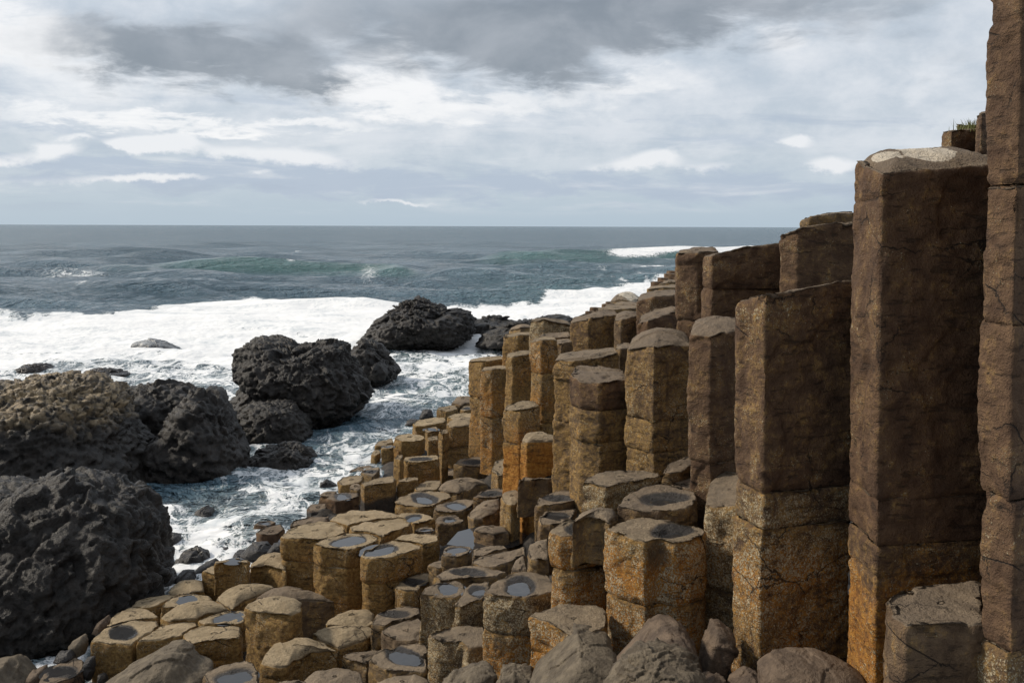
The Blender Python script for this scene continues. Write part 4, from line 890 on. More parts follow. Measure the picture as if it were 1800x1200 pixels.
# ------------------------------------------------------------------ sea rocks and boulders: outline at its own distance, given depth and a broken surface
_ico = {}
def ico(level):
    if level not in _ico:
        import bmesh
        bm = bmesh.new(); bmesh.ops.create_icosphere(bm, subdivisions=level, radius=1)
        bm.verts.ensure_lookup_table()
        V = np.array([v.co[:] for v in bm.verts]); Fc = np.array([[v.index for v in f.verts] for f in bm.faces]); bm.free()
        _ico[level] = (V, Fc)
    return _ico[level]
def rock(name, outline, Y, depth, mat, level=6, rough=.12, cell=.35, lean=.25, seed=0, tan=0., facet=0.0, strata=0.0, wet=0.3, back=None, ex=2.5):
    P = np.array([at(u_, v_, Y) for u_, v_ in outline]); c = P.mean(0)
    if False: pass
    xz = P[:, [0, 2]]; c2 = (xz.min(0) + xz.max(0)) / 2; c = np.array([c2[0], Y, c2[1]])
    # radius of the outline about its centre in every direction
    K = 720; ang = np.linspace(-math.pi, math.pi, K, endpoint=False)
    r_ = np.zeros(K); q = xz - c2; n = len(q)
    for i in range(n):
        a, b = q[i], q[(i + 1) % n]
        e = b - a; d = np.stack([np.cos(ang), np.sin(ang)], 1)
        den = d[:, 0] * e[1] - d[:, 1] * e[0]
        with np.errstate(all='ignore'):
            t = (a[0] * e[1] - a[1] * e[0]) / den; s = (a[0] * d[:, 1] - a[1] * d[:, 0]) / den
        ok = (s >= -1e-6) & (s <= 1 + 1e-6) & (t > 0)
        r_ = np.where(ok, np.maximum(r_, np.where(ok, t, 0)), r_)
    r_ = np.where(r_ < 1e-3, np.median(r_), r_)
    V, Fc = ico(level)
    th = np.arctan2(V[:, 2], V[:, 0]); ce = np.sqrt(V[:, 0] ** 2 + V[:, 2] ** 2); se = V[:, 1]
    rs = np.interp(th, np.concatenate([ang, [math.pi]]), np.concatenate([r_, r_[:1]]))
    dp = np.where(se < 0, depth, back or depth)
    rad = 1 / ((ce / rs) ** ex + (np.abs(se) / dp) ** ex) ** (1 / ex)
    W = V * rad[:, None]
    nrm = V / np.array([1, 1, 1]); 
    W[:, 1] += lean * W[:, 2]
    G = W + c
    S = G + seed * 11.3
    st = np.array([1, 1, 1.0])
    if strata:
        S = S.copy(); S[:, 2] = S[:, 2] * 1.7 - S[:, 0] * strata
    wv = S + .35 * cell * np.stack([gn(S / cell), gn(S / cell + 31), gn(S / cell + 57)], 1)
    d1, d2, rid, t1 = worley(wv / cell, seed, True)
    e1, e2, rid2, t2 = worley(wv / (cell * .42) + 9, seed + 3, True)
    g1, g2, rid3, t3 = worley(wv / (cell * .17) + 5, seed + 7, True)
    rid = rid - .5
    rough = rough * (.78 if mat is MAT_ROCK else 1.0)
    disp = rough * (rid * .6 + t1 * .70 - .25 * np.clip(1 - (d2 - d1) / .09, 0, 1))
    disp += rough * .62 * ((rid2 - .5) * .8 + t2 * .95 - .40 * np.clip(1 - (e2 - e1) / .13, 0, 1))
    disp += rough * .22 * ((rid3 - .5) * .8 + t3 * 1.0 - .35 * np.clip(1 - (g2 - g1) / .18, 0, 1))
    disp += rough * .55 * fbm(S / (cell * 2.4), 3) + rough * .10 * fbm(S / (cell * .12), 2)
    if facet:
        w1_, w2_, r_f, t_f = worley(S / facet, seed + 5, True); disp += rough * ((r_f - .5) * .6 + t_f * 1.2)
    edge = 1.0
    G = G + nrm * (disp - (.12 * rough if mat is MAT_ROCK else 0))[:, None]
    up = V[:, 2]
    tn = np.zeros(len(V))
    if tan:
        hh = (G[:, 2] - (c[2] + (xz[:, 1].max() - c2[1]) * tan))
        tn = np.clip(hh / .25 + .8 * gn(G * 1.7) + .5 * (rid2 - .5) + .3, 0, 1) * np.clip((e2 - e1) * 4, .2, 1)
    wm = np.clip((.35 - G[:, 2]) / .3, 0, 1) * wet
    me = mesh_from(name, G - np.array([c[0], c[1], 0]), [Fc], mat, {'lichen': np.column_stack([tn, wm, tn * 0, tn * 0 + 1])})
    return link(name, me, None, (c[0], c[1], 0))

ROCKS = [
 ('L10', [(-160, 1260), (-160, 868), (-60, 872), (0, 882), (40, 862), (85, 849), (120, 849), (150, 857), (172, 875), (185, 880), (215, 888), (237, 910), (255, 935), (266, 960), (273, 985), (284, 1010), (286, 1032), (265, 1058), (235, 1078), (205, 1100), (175, 1122), (140, 1150), (110, 1178), (60, 1215), (0, 1250)], 7.9, 1.0, dict(level=7, rough=.10, cell=.34, lean=.35, seed=1)),
 ('L1', [(-160, 925), (-160, 690), (-40, 690), (0, 680), (40, 671), (75, 667), (110, 670), (140, 680), (165, 692), (182, 706), (190, 725), (202, 745), (225, 770), (247, 790), (264, 815), (286, 850), (287, 872), (250, 884), (215, 882), (150, 890), (80, 915), (0, 925)], 12.0, 1.5, dict(level=7, rough=.105, cell=.32, lean=.4, seed=2, tan=.50, strata=.35)),
 ('L2', [(180, 725), (190, 700), (205, 692), (230, 689), (250, 680), (285, 676), (320, 681), (337, 690), (347, 720), (330, 770), (300, 800), (260, 815), (215, 790)], 14.0, .9, dict(rough=.12, cell=.36, seed=3)),
 ('L3', [(258, 800), (285, 755), (310, 720), (330, 695), (346, 686), (366, 691), (386, 715), (402, 745), (422, 775), (436, 800), (434, 832), (400, 848), (350, 862), (300, 852), (266, 835)], 12.6, .8, dict(rough=.095, cell=.34, seed=4, strata=-.6, lean=.35)),
 ('L4', [(392, 745), (403, 715), (423, 690), (434, 672), (416, 655), (414, 630), (424, 611), (440, 601), (465, 597), (490, 601), (512, 612), (540, 607), (575, 602), (602, 611), (617, 630), (628, 650), (642, 670), (649, 697), (630, 722), (592, 745), (550, 752), (520, 758), (480, 765), (430, 775), (402, 770)], 16.1, 1.2, dict(level=7, rough=.125, cell=.33, seed=5, lean=.35)),
 ('L5', [(411, 765), (425, 730), (445, 714), (480, 707), (517, 714), (537, 735), (550, 762), (541, 780), (500, 794), (450, 798), (418, 790)], 14.5, .6, dict(rough=.08, cell=.24, seed=6)),
 ('L6', [(428, 842), (433, 810), (455, 794), (490, 784), (522, 782), (542, 795), (558, 808), (532, 832), (490, 844), (450, 848)], 12.9, .5, dict(rough=.10, cell=.30, seed=7)),
 ('L7', [(610, 622), (628, 602), (646, 599), (666, 611), (686, 632), (702, 651), (692, 666), (655, 674), (628, 676), (610, 665)], 20.0, .8, dict(rough=.13, cell=.36, seed=8)),
 ('L8', [(640, 597), (653, 575), (671, 559), (690, 544), (715, 532), (737, 529), (762, 536), (787, 547), (807, 544), (824, 552), (832, 566), (827, 595), (800, 608), (760, 610), (720, 613), (680, 612), (650, 606)], 26.8, 1.8, dict(level=7, rough=.21, cell=.48, strata=-.3, seed=9)),
 ('L9a', [(795, 586), (818, 566), (845, 561), (870, 560), (900, 564), (922, 571), (920, 584), (880, 592), (850, 590), (820, 594)], 28.8, 1.2, dict(level=5, rough=.22, cell=.6, seed=10)),
 ('L9b', [(838, 606), (853, 585), (890, 574), (930, 567), (960, 560), (1002, 561), (1015, 585), (930, 606), (880, 612)], 26.0, 1.2, dict(level=6, rough=.22, cell=.42, seed=11)),
 ('L9c', [(945, 570), (965, 557), (985, 556), (1015, 563), (1050, 562), (1055, 575)], 30.5, .9, dict(level=5, rough=.18, cell=.6, seed=12)),
 ('M1', [(30, 658), (38, 646), (50, 640), (64, 639), (78, 643), (92, 655), (86, 664), (55, 668)], 21.2, .45, dict(level=5, rough=.08, cell=.35, seed=13, wet=1)),
 ('M2', [(146, 664), (154, 650), (165, 647), (176, 646), (188, 649), (200, 651), (215, 654), (230, 657), (231, 667), (205, 673), (165, 672)], 20.7, .4, dict(level=5, rough=.08, cell=.3, seed=14, wet=1)),
 ('M3', [(228, 616), (236, 601), (258, 597), (290, 602), (315, 613), (300, 626), (250, 626)], 24.9, .5, dict(level=5, rough=.05, cell=.35, seed=15, wet=1)),
 ('M4', [(210, 560), (222, 554), (235, 556), (250, 553), (262, 556), (272, 555), (280, 561), (240, 566)], 34.0, .5, dict(level=4, rough=.06, cell=.4, seed=16, wet=1)),
]
for k, ol, Y, dp, kw in ROCKS:
    ROOTS[k] = rock('sea_rock', ol, Y, dp, MAT_WASHED if k in ('M3',) else MAT_REEF if k[0] == 'M' else MAT_ROCK, **kw)

BOULDERS = [
 ('R0', [(160, 1235), (180, 1205), (200, 1193), (213, 1180), (240, 1170), (262, 1158), (285, 1148), (305, 1146), (325, 1154), (345, 1171), (370, 1179), (373, 1192), (357, 1215), (340, 1240)], 6.05, .3, MAT_BOULDER, dict(rough=.012, cell=.30, facet=.3, seed=21)),
 ('R00', [(-40, 1250), (-30, 1176), (4, 1167), (25, 1184), (46, 1202), (58, 1250)], 6.4, .3, MAT_BOULDER, dict(level=5, rough=.012, cell=.3, facet=.3, seed=22)),
 ('R1', [(925, 1235), (945, 1195), (985, 1165), (1005, 1143), (1018, 1134), (1042, 1136), (1076, 1145), (1087, 1158), (1080, 1172), (1055, 1190), (1035, 1215), (1010, 1245)], 4.3, .26, MAT_BOULDER, dict(ex=4.5, rough=.010, cell=.26, facet=.24, seed=23, lean=.5)),
 ('R2', [(1060, 1210), (1104, 1174), (1132, 1146), (1156, 1124), (1176, 1114), (1198, 1115), (1214, 1126), (1226, 1146), (1230, 1168), (1222, 1190), (1180, 1225), (1090, 1240)], 4.1, .26, MAT_BROWN, dict(ex=4.0, rough=.010, cell=.30, facet=.3, seed=24, lean=.4)),
 ('R3', [(1045, 1250), (1078, 1205), (1100, 1180), (1130, 1166), (1170, 1160), (1205, 1166), (1230, 1180), (1243, 1200), (1235, 1250)], 3.7, .20, MAT_BOULDER, dict(ex=4.0, rough=.024, cell=.18, facet=.14, seed=25, lean=.4)),
 ('R4', [(1228, 1170), (1240, 1135), (1256, 1096), (1270, 1100), (1291, 1118), (1286, 1140), (1272, 1165), (1256, 1190), (1243, 1186)], 4.2, .10, MAT_BROWN, dict(level=5, ex=6.0, rough=.012, cell=.2, facet=.15, seed=26, lean=.2)),
 ('R5', [(1325, 1245), (1340, 1180), (1370, 1165), (1410, 1161), (1450, 1165), (1490, 1175), (1515, 1190), (1525, 1245)], 3.75, .16, MAT_BROWN, dict(rough=.009, cell=.30, facet=.3, seed=27, lean=.6)),
 ('R6', [(1272, 1240), (1285, 1200), (1308, 1186), (1322, 1179), (1336, 1184), (1346, 1200), (1345, 1240)], 3.85, .12, MAT_BROWN, dict(level=5, rough=.014, cell=.2, facet=.15, seed=28)),
 ('R7', [(770, 1240), (780, 1205), (800, 1188), (830, 1175), (858, 1174), (870, 1182), (872, 1205), (865, 1245)], 4.9, .18, MAT_BOULDER, dict(level=5, rough=.018, cell=.2, facet=.15, seed=29)),
 ('R8', [(862, 1240), (876, 1195), (880, 1180), (905, 1178), (935, 1185), (945, 1200), (930, 1245)], 4.55, .15, MAT_BOULDER, dict(level=5, rough=.018, cell=.16, facet=.12, seed=30)),
 ('R9', [(1205, 1235), (1225, 1200), (1255, 1193), (1275, 1200), (1282, 1240)], 3.85, .12, MAT_BROWN, dict(level=5, rough=.012, cell=.16, facet=.12, seed=31)),
 ('S1', [(258, 962), (272, 946), (294, 937), (312, 944), (318, 968), (311, 988), (290, 990), (268, 975)], 9.7, .16, MAT_DARKB, dict(level=5, rough=.02, cell=.3, facet=.22, seed=32)),
 ('S2', [(307, 988), (319, 970), (345, 962), (362, 971), (369, 985), (346, 1003), (325, 1008), (311, 1002)], 9.2, .18, MAT_DARKB, dict(level=5, rough=.025, cell=.3, facet=.25, seed=33)),
 ('S3', [(364, 974), (380, 962), (398, 962), (411, 974), (402, 988), (372, 988)], 9.5, .14, MAT_DARKB, dict(level=5, rough=.015, cell=.3, facet=.25, seed=34)),
 ('S4', [(382, 962), (394, 950), (411, 951), (414, 966), (400, 975), (386, 972)], 9.85, .13, MAT_DARKB, dict(level=5, rough=.015, cell=.3, facet=.25, seed=35)),
 ('S5', [(313, 964), (328, 950), (346, 954), (352, 967), (330, 972)], 9.95, .13, MAT_BROWN, dict(level=5, rough=.015, cell=.3, facet=.25, seed=36)),
 ('S6', [(278, 990), (289, 973), (301, 979), (304, 998), (285, 1004)], 9.15, .11, MAT_DARKB, dict(level=5, rough=.015, cell=.3, facet=.25, seed=37)),
 ('S7', [(326, 1018), (348, 997), (376, 984), (383, 990), (358, 1016)], 8.85, .12, MAT_DARKB, dict(level=5, rough=.012, cell=.3, facet=.25, seed=38)),
 ('S8', [(302, 1024), (318, 1005), (336, 1008), (341, 1022), (330, 1032), (308, 1032)], 8.6, .13, MAT_DARKB, dict(level=5, rough=.015, cell=.3, facet=.25, seed=39)),
 ('S9', [(275, 1035), (282, 1010), (300, 1000), (310, 1015), (300, 1036)], 8.5, .12, MAT_DARKB, dict(level=5, rough=.015, cell=.3, facet=.25, seed=40)),
 ('S10', [(422, 973), (440, 958), (466, 956), (477, 966), (468, 980), (430, 982)], 9.2, .14, MAT_DARKB, dict(level=5, rough=.012, cell=.3, facet=.25, seed=41)),
 ('S11', [(406, 982), (414, 968), (428, 967), (433, 978), (420, 986)], 9.3, .10, MAT_DARKB, dict(level=5, rough=.012, cell=.3, facet=.25, seed=42)),
 ('S12', [(470, 968), (482, 955), (497, 953), (503, 964), (494, 975), (476, 976)], 9.1, .11, MAT_DARKB, dict(level=5, rough=.012, cell=.3, facet=.25, seed=43)),
 ('S13', [(342, 914), (349, 897), (362, 890), (374, 896), (378, 911), (360, 919)], 10.6, .14, MAT_DARKB, dict(level=5, rough=.02, cell=.25, facet=.2, seed=44)),
 ('S14', [(312, 946), (330, 934), (352, 930), (368, 938), (366, 950), (335, 956)], 10.1, .15, MAT_DARKB, dict(level=5, rough=.02, cell=.25, facet=.2, seed=45)),
 ('S15', [(560, 866), (567, 850), (580, 846), (591, 853), (594, 867)], 11.5, .12, MAT_DARKB, dict(level=5, rough=.03, cell=.25, facet=.2, seed=46)),
 ('S16', [(736, 736), (742, 724), (755, 720), (762, 728), (760, 738)], 15.2, .14, MAT_DARKB, dict(level=4, rough=.03, cell=.25, facet=.2, seed=47)),
 ('S17', [(712, 747), (720, 738), (732, 738), (736, 748)], 14.3, .12, MAT_DARKB, dict(level=4, rough=.03, cell=.25, facet=.2, seed=48)),
 ('S18', [(120, 1150), (128, 1128), (145, 1118), (152, 1126), (146, 1148), (132, 1156)], 6.7, .08, MAT_BOULDER, dict(level=4, rough=.01, cell=.2, facet=.12, seed=49)),
 ('S19', [(98, 1160), (106, 1146), (122, 1143), (130, 1154), (118, 1166)], 6.6, .07, MAT_DARKB, dict(level=4, rough=.01, cell=.2, facet=.12, seed=50)),
 ('S20', [(146, 1185), (152, 1158), (162, 1156), (166, 1172), (160, 1192)], 6.5, .06, MAT_DARKB, dict(level=4, rough=.01, cell=.2, facet=.12, seed=51)),
 ('S21', [(165, 1110), (172, 1094), (186, 1084), (192, 1094), (180, 1112)], 7.1, .08, MAT_BROWN, dict(level=4, rough=.01, cell=.2, facet=.12, seed=52)),
 ('S22', [(45, 1196), (58, 1178), (76, 1172), (84, 1186), (70, 1206)], 6.5, .1, MAT_BROWN, dict(level=4, rough=.012, cell=.2, facet=.14, seed=53)),
]
for k, ol, Y, dp, mt, kw in BOULDERS:
    ROOTS[k] = rock('boulder', ol, Y, dp, mt, **kw)
gravel()
# ------------------------------------------------------------------ the grass tuft high on the wall
def grass():
    m, t, b, out = new_mat('grass_blades')
    P = t.node('ShaderNodeNewGeometry').outputs['Position']
    t.put(b.inputs['Base Color'], t.mix(t.noise(P, 30.0, 2), (0.09, 0.12, 0.03), (0.22, 0.22, 0.08))); b.inputs['Roughness'].default_value = .7
    rs = np.random.RandomState(5); V = []; Q = []
    c = at(1708, 226, 5.35)
    for i in range(260):
        p = c + np.array([rs.normal(0, .038), rs.normal(0, .04), -.03]); h = rs.uniform(.03, .085); a = rs.rand() * 6.28; w = .0028
        ln = np.array([math.cos(a), math.sin(a), 0]); sd = np.array([-ln[1], ln[0], 0]) * w
        bend = rs.uniform(.1, .7)
        k = len(V)
        for s in (0, .5, 1):
            q = p + np.array([0, 0, h * s]) + ln * h * bend * s * s
            V += [q - sd * (1 - .85 * s), q + sd * (1 - .85 * s)]
        Q += [[k, k + 1, k + 3, k + 2], [k + 2, k + 3, k + 5, k + 4]]
    V = np.array(V); o = link('grass_tuft', mesh_from('grass_tuft', V - c, [np.array(Q)], m), None, tuple(c))
    ROOTS['grass'] = o
grass()
# ------------------------------------------------------------------ what each thing is and which one
LOWC = 'low columns of the stepped causeway'; TALL = 'tall columns of the cliff wall'; SEAR = 'black rocks in the surf'; BOUL = 'loose boulders'
WETC = 'dark wet columns at the water line'; FARC = 'small dark columns on the far shore'
LABELS = {
'A1': ('golden sided column with a long grey puddle, at the seaward corner of the causeway', LOWC),
'A2': ('flat pale slab topped column just behind the long grey puddle at the corner', LOWC),
'A3': ('thin pale ledge column on the seaward rim, beside the shaded black rock', LOWC),
'A4': ('sunken column brimming with blue puddle water behind a low pale dome', LOWC),
'A5': ('smooth pale domed column on the rim, seaward of the brimming blue puddle', LOWC),
'A6': ('low pale dome lying between two columns brimming with blue water', LOWC),
'A7': ('flat cracked column with golden front, between the corner puddle and a split topped column', LOWC),
'A8': ('sunken column full of blue water, tucked against the speckled barrel column', LOWC),
'A9': ('golden fronted column with a split flat top, nearer than the sunken blue puddle', LOWC),
'A10': ('short golden block standing proud of the pale domes, nearest the dark wet boulders', LOWC),
'A10b': ('pale column with dark wet hollow, peeping out behind the short golden block', LOWC),
'A11': ('domed golden block tucked under the tallest of the flat topped trio', LOWC),
'A12': ('broad rounded pale dome in front of the two golden blocks by the boulders', LOWC),
'A13': ('wide low dome with a shaded brown face, behind the speckled barrel column', LOWC),
'A14': ('speckled barrel shaped column standing alone above low domes, no puddle on top', LOWC),
'A15': ('low dome with curved cracks, below the row of orange puddle columns', LOWC),
'A16': ('shallow dry hollow column with a shaded bowl, next to the cracked low dome', LOWC),
'A17': ('long pale dome running from the barrel column towards a dark crevice', LOWC),
'A18': ('large pale dome with speckled rim and shaded side, nearer than the barrel column', LOWC),
'A19': ('small triangular column wedged behind the round column with a grey central puddle', LOWC),
'A20': ('flat round column with a grey puddle at its centre, beside a white crusted block', LOWC),
'A21': ('grey flat column under the orange base of a puddle topped column', LOWC),
'A22': ('pale headed column with orange base and a wide blue puddle, seaward of a notched one', LOWC),
'A23': ('column with a broken sloping rim round its puddle, squeezed between two puddle columns', LOWC),
'A24': ('six sided column with oval puddle in a flat top, above a white crusted block', LOWC),
'A25': ('white crusted block with a flat brown top, at the foot of the oval puddle column', LOWC),
'A26': ('column whose flat top is split by one long crack, behind the grey slab boulder', LOWC),
'A28': ('speckled column with a deep small puddle, seaward neighbour of the biggest orange column', LOWC),
'A28b': ('pale domed top rising behind the deep small puddle', LOWC),
'A29': ('biggest orange and white speckled column with a dark oval scar and an offset puddle', LOWC),
'A30': ('wide brown column with a large shallow hollow, behind the biggest orange column', LOWC),
'A31': ('broad flat column with a speckled white corner, behind the large shallow hollow', LOWC),
'A32': ('small tilted brown column against the foot of the cracked tall column', LOWC),
'A33': ('sliver of brown column top beside the large shallow hollow', LOWC),
'A34': ('sagging brown capped column with a small wet hollow, over a thin orange leg', LOWC),
'A34L': ('thin bright orange leg of stone under the sagging brown cap', LOWC),
'A35': ('brown hollowed column with rusty puddle, just under the sagging brown cap', LOWC),
'A36': ('brown hollowed column with rusty puddle, next to the deep small puddle column', LOWC),
'A37': ('narrow golden dome leaning against the thin orange leg', LOWC),
'A38': ('rough pale ridged stump at the edge of the still dark pool', LOWC),
'A39': ('low brown slab lying in the still dark pool', LOWC),
'A40': ('column with the brightest white puddle, next to the rough ridged stump', LOWC),
'A41': ('large tilted oval column with a small white puddle, above the pale flat trio', LOWC),
'A42': ('low brown column with a small round puddle at the pool edge', LOWC),
'A43': ('rearmost broad pale slab of the flat topped trio', LOWC),
'A44': ('broad pale slab with an overhanging edge, behind the star shaped puddle', LOWC),
'A45': ('pale column with a bluish film of water, at the inland end of the flat trio', LOWC),
'A46': ('tall golden column with a dry stain on top, seaward end of the flat trio', LOWC),
'A47': ('round golden column with a star shaped puddle in a sunken top', LOWC),
'A48': ('golden column with a round grey puddle at its seaward edge and a plain inland top', LOWC),
'A49': ('flat golden column adjoining the inland edge of the round grey puddle column', LOWC),
'A50': ('tiny column with a sliver of puddle, below the bluish film of water', LOWC),
'A52': ('round puddle column beside the still dark pool, upper of two close puddles', LOWC),
'A53': ('flat column with an offset round puddle, lower of two close puddles near the pool', LOWC),
'A54': ('low pale slab at the near shore of the still dark pool', LOWC),
'A55': ('long pale ridged slab between the pool and the oval puddle column', LOWC),
'A56': ('broad pale column with a faint water film, behind the notched puddle column', LOWC),
'A57': ('golden column with a shaded bowl, behind the pale headed orange column', LOWC),
'A58': ('small pale dome with a dark side, at the foot of the speckled deep puddle column', LOWC),
'A59': ('smallest pale wedge of stone below the dark sided dome', LOWC),
'A60': ('pale column with a blue puddle, next to the smooth grey rounded boulder', LOWC),
'A61': ('plain grey dome at the bottom edge, in front of the large speckled rim dome', LOWC),
'A62': ('pale dome at the bottom edge, in front of the grey central puddle column', LOWC),
'A63': ('flat pale top at the bottom edge, between the blue puddle and the plain grey dome', LOWC),
'A64': ('dark slab holding a grey puddle, below the shaded black rock', WETC),
'T25': ('white and rust speckled column between the biggest orange column and the giant slanting one', TALL),
'T15': ('short grey topped block standing in front of the two tallest wall columns', TALL),
'B0': ('dark wet block beside the tallest of the flat trio, nearest the boulders', WETC),
'B00': ('dark column with a shining wet top, washed by the foam', WETC),
'B1': ('flat brown wet column behind the seaward end of the flat trio', WETC),
'B2': ('small square dark column between two wet steps at the foam edge', WETC),
'B3': ('dark cube like column with a silvery puddle and an orange corner', WETC),
'B4': ('low dark column behind the silvery puddle', WETC),
'B5': ('orange fronted column at the foam edge, behind the silvery puddle', LOWC),
'B6': ('small crumbled pale lump between the orange fronted and gold banded columns', LOWC),
'B7': ('column with a gold band above a dark wet foot, behind the silvery puddle', LOWC),
'B8': ('narrow gold column adjoining the gold banded dark footed one', LOWC),
'B9': ('low gold column between the narrow gold one and a tilted dome', LOWC),
'B10': ('tilted brown dome overhanging the small white puddle column', LOWC),
'B11': ('long brown dome stacked just behind the tilted one', LOWC),
'B12': ('flat column with a rusty wet hollow, at the foot of the paired tall golden columns', LOWC),
'B13': ('ragged pale stump beside the flat column with a rusty wet hollow', LOWC),
'B14': ('shaded brown bowl between the tilted dome and the ridged stump', LOWC),
'B15': ('drum like column with a dry round bowl and a pale rim', LOWC),
'B16': ('narrow golden pillar fused to the side of the drum like bowl column', LOWC),
'B17': ('square shouldered golden block directly behind the dry round bowl', LOWC),
'B18': ('small golden block squeezed between the square shouldered block and a taller stump', LOWC),
'B19': ('tall grey brown stump with a domed top, behind the dry round bowl', LOWC),
'B19b': ('slim golden column fused to the flank of the tall grey brown stump', LOWC),
'B20': ('wide flat golden column beyond the square shouldered block', LOWC),
'B21': ('small column with a dark puddle, in front of the wide flat golden one', LOWC),
'B22': ('flat brown column just behind the domed grey brown stump', LOWC),
'B23': ('golden fronted low column near the two tiny black boulders', LOWC),
'B24': ('small wet topped column at the foot of the outermost tall column', LOWC),
'B25': ('reddish brown dome farthest along the water edge, under the outermost tall column', LOWC),
'B26': ('dark topped golden column at the foam edge, seaward of the square shouldered block', LOWC),
'B27': ('small golden column with wet top, in front of the dark topped one at the foam', LOWC),
'B28': ('smallest golden column dipping its foot in the foam', LOWC),
'B29': ('flat dark wet column lying just above the foam, behind the orange fronted one', WETC),
'B30': ('pale wedge column with a wet top, behind the gold banded one', LOWC),
'T1': ('outermost pitted tall column of the wall, edged by the sea', TALL),
'T2': ('tall golden column just in front of the outermost pitted one', TALL),
'T3': ('upright pitted column behind the dark capped short orange one', TALL),
'T3b': ('short column head showing above the upright pitted column', TALL),
'T3d': ('small pale cap of stone in front of the black reef', TALL),
'T4': ('narrow bright orange tall column between the pitted and the grey tall columns', TALL),
'T5': ('small brown broken block beside the head of the narrow orange column', TALL),
'T6': ('broad grey brown tall column with pale flat top, behind the oval topped one', TALL),
'T7': ('tall column with an oval flat top and a chipped dark cap drum', TALL),
'T8': ('shorter orange column with a dark flat head, in front of the tall golden ones', TALL),
'T9': ('bright orange block with a grey domed top, low among the tall columns', TALL),
'T10': ('thick column with a smooth grey domed cap resting on a thin lower drum', TALL),
'T11': ('slim brown speckled column with a rounded top, between the domed cap and the giant slab', TALL),
'T12': ('giant dark column with a slanting top edge and pale gold lower drums', TALL),
'T13': ('tallest complete column with a cream lichen patch on its domed head', TALL),
'T14': ('reddish column rising out of the top of the picture', TALL),
'T16a': ('narrow brown column at the seaward end of the high back row', TALL),
'T16b': ('wide brown column with a gently sloping top in the high back row', TALL),
'T16c': ('brown column against the tallest complete one, below a pale crust cap', TALL),
'T16d': ('thin pale crusted cap stone at the inland end of the high back row', TALL),
'T17': ('squat wide brown column behind the pale flat topped grey one', TALL),
'T17b': ('pale slab showing over the top of the squat wide brown column', TALL),
'T18': ('narrow brown column with a pale flat top, beside the squat wide one', TALL),
'T19': ('square brown column at the foot of the high back row', TALL),
'T20': ('low brown column with a slanting top, in front of the square brown one', TALL),
'T21': ('small tan sliver of column behind the shoulder of the smooth domed cap', TALL),
'T22': ('domed slab with bright cream lichen, on the ridge above the foam', TALL),
'T22b': ('thin flat slab beside the high back row, above the lichen dome', TALL),
'T22c': ('farthest pale slab tucked against the high back row', TALL),
'T22d': ('pale thin ledge below the lichen covered dome', TALL),
'T23': ('ragged speckled block on the skyline of the wall, in front of the black reef', TALL),
'T23b': ('thin ledge below the ragged speckled block', TALL),
'T30': ('dark block high up behind the cream lichen dome, with grass behind it', TALL),
'T30b': ('small cap stone beside the grass tuft', TALL),
'T31': ('dark corner of column wedged between the grass tuft and the reddish column', TALL),
'T32': ('low brown stone between the lichen dome and the reddish column', TALL),
'L10': ('huge shaded black brown rock nearest the viewer, beside the causeway corner', SEAR),
'L1': ('big sea rock with a tan lichen covered crown', SEAR),
'L2': ('low black rock showing between the tan crowned rock and the pyramid', SEAR),
'L3': ('pyramid shaped black rock with slanting layers', SEAR),
'L4': ('largest black double humped rock in the middle of the channel', SEAR),
'L5': ('rounded knobbly rock at the foot of the double humped rock', SEAR),
'L6': ('low flat black rock awash in the channel, beside the pyramid', SEAR),
'L7': ('pointed black rock on the seaward flank of the double humped rock', SEAR),
'L8': ('black dome shaped rock in white surf, farthest large rock from the causeway', SEAR),
'L9a': ('low black ridge joining the dome shaped rock to the shore', SEAR),
'L9b': ('black reef reaching the surf directly behind the wall columns', SEAR),
'L9c': ('thin black strip of reef farthest behind the wall columns', SEAR),
'M1': ('small brown rounded rock awash above the tan crowned rock', SEAR),
'M2': ('small row of brown humps in one rock, awash in foam', SEAR),
'M3': ('grey rock veiled with white running water', SEAR),
'M4': ('tiny dark rock at the outer edge of the foam', SEAR),
'R0': ('smooth rounded grey boulder with dark scars at the bottom edge', BOUL),
'R00': ('grey boulder in the bottom corner under the huge shaded rock', BOUL),
'R1': ('grey slab boulder leaning against the crack topped column', BOUL),
'R2': ('large smooth brown boulder at the foot of the biggest orange column', BOUL),
'R3': ('broken edged grey boulder in front of the large smooth brown one', BOUL),
'R4': ('upright brown stone slab propped against the wall', BOUL),
'R5': ('broad rounded brown boulder at the foot of the giant slanting column', BOUL),
'R6': ('small pointed brown stone next to the broad rounded one', BOUL),
'R7': ('grey boulder at the bottom edge under the white crusted block', BOUL),
'R8': ('small grey boulder at the bottom edge under the oval puddle column', BOUL),
'R9': ('small brown stone below the upright slab', BOUL),
'S1': ('largest dark wet boulder touching the huge shaded rock', BOUL),
'S2': ('dark angular boulder in the middle of the wet boulders', BOUL),
'S3': ('black round boulder at the edge of the foam, behind the short golden block', BOUL),
'S4': ('greenish black boulder with foam behind it', BOUL),
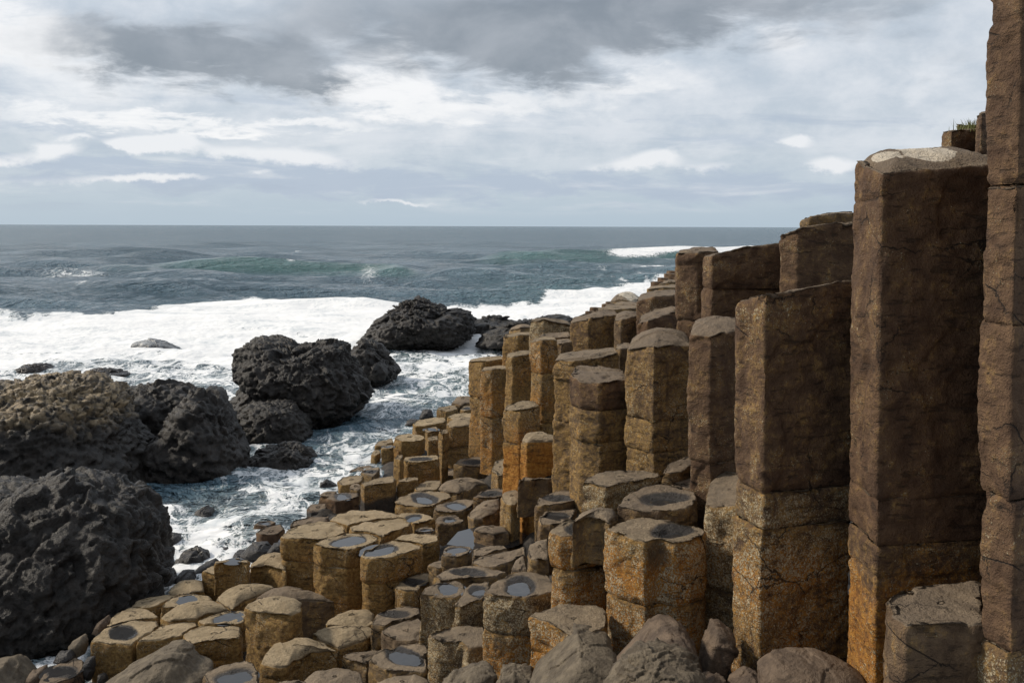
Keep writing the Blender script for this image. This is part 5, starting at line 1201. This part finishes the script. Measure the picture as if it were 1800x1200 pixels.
'S5': ('rusty brown boulder half covered by foam', BOUL),
'S6': ('small mossy boulder against the huge shaded rock', BOUL),
'S7': ('flat dark slab lying beside the short golden block', BOUL),
'S8': ('dark boulder at the foot of the smooth pale dome on the rim', BOUL),
'S9': ('shadowed dark boulder at the base of the huge shaded rock', BOUL),
'S10': ('flat wet boulder below the shining wet column', BOUL),
'S11': ('small black stone between the golden blocks and the foam', BOUL),
'S12': ('brown wet stone at the foot of the tallest of the flat trio', BOUL),
'S13': ('green weed covered stone breaking the foam', BOUL),
'S14': ('dark boulder with water pouring over it', BOUL),
'S15': ('dark boulder beside the orange fronted column at the foam', BOUL),
'S16': ('tiny black boulder next to the golden fronted low column far along the edge', BOUL),
'S17': ('tiny black boulder by the wide flat golden column', BOUL),
'S18': ('small grey stone between the huge shaded rock and the corner column', BOUL),
'S19': ('small dark stone behind the dark slab puddle', BOUL),
'S20': ('thin dark stone standing against the corner column', BOUL),
'S21': ('brown stone wedged behind the corner column', BOUL),
'S22': ('brown stone at the outer end of the dark slab puddle', BOUL),
'grass': ('tuft of green grass growing on the high blocks behind the lichen dome', None),
'F0': ('lowest dark column of the nearer group of small far columns', FARC), 'F1': ('larger dark block above the lowest one of the nearer far group', FARC),
'F2': ('middle dark column of the nearer far group, next to the pale ledge', FARC), 'F3': ('upper dark column of the nearer far group', FARC),
'F4': ('topmost dark column of the nearer far group, touching the lichen dome', FARC),
'F5': ('lowest black block of the farther group by the high back row', FARC), 'F6': ('wide black block second from the bottom of the farther group', FARC),
'F7': ('black block in the middle of the farther group', FARC), 'F8': ('black block near the top of the farther group', FARC), 'F9': ('topmost black block of the farther group against the high back row', FARC),
}
CATS = {'basalt_column': 'basalt column', 'sea_rock': 'sea rock', 'boulder': 'boulder', 'grass_tuft': 'grass'}
for k, r in ROOTS.items():
    lab, grp = LABELS.get(k, (None, None))
    if lab is None: print('NO LABEL', k); continue
    tag(r, lab, CATS[r.name.split('.')[0]], grp); r['kind'] = 'thing'
_l = [v[0] for v in LABELS.values()]
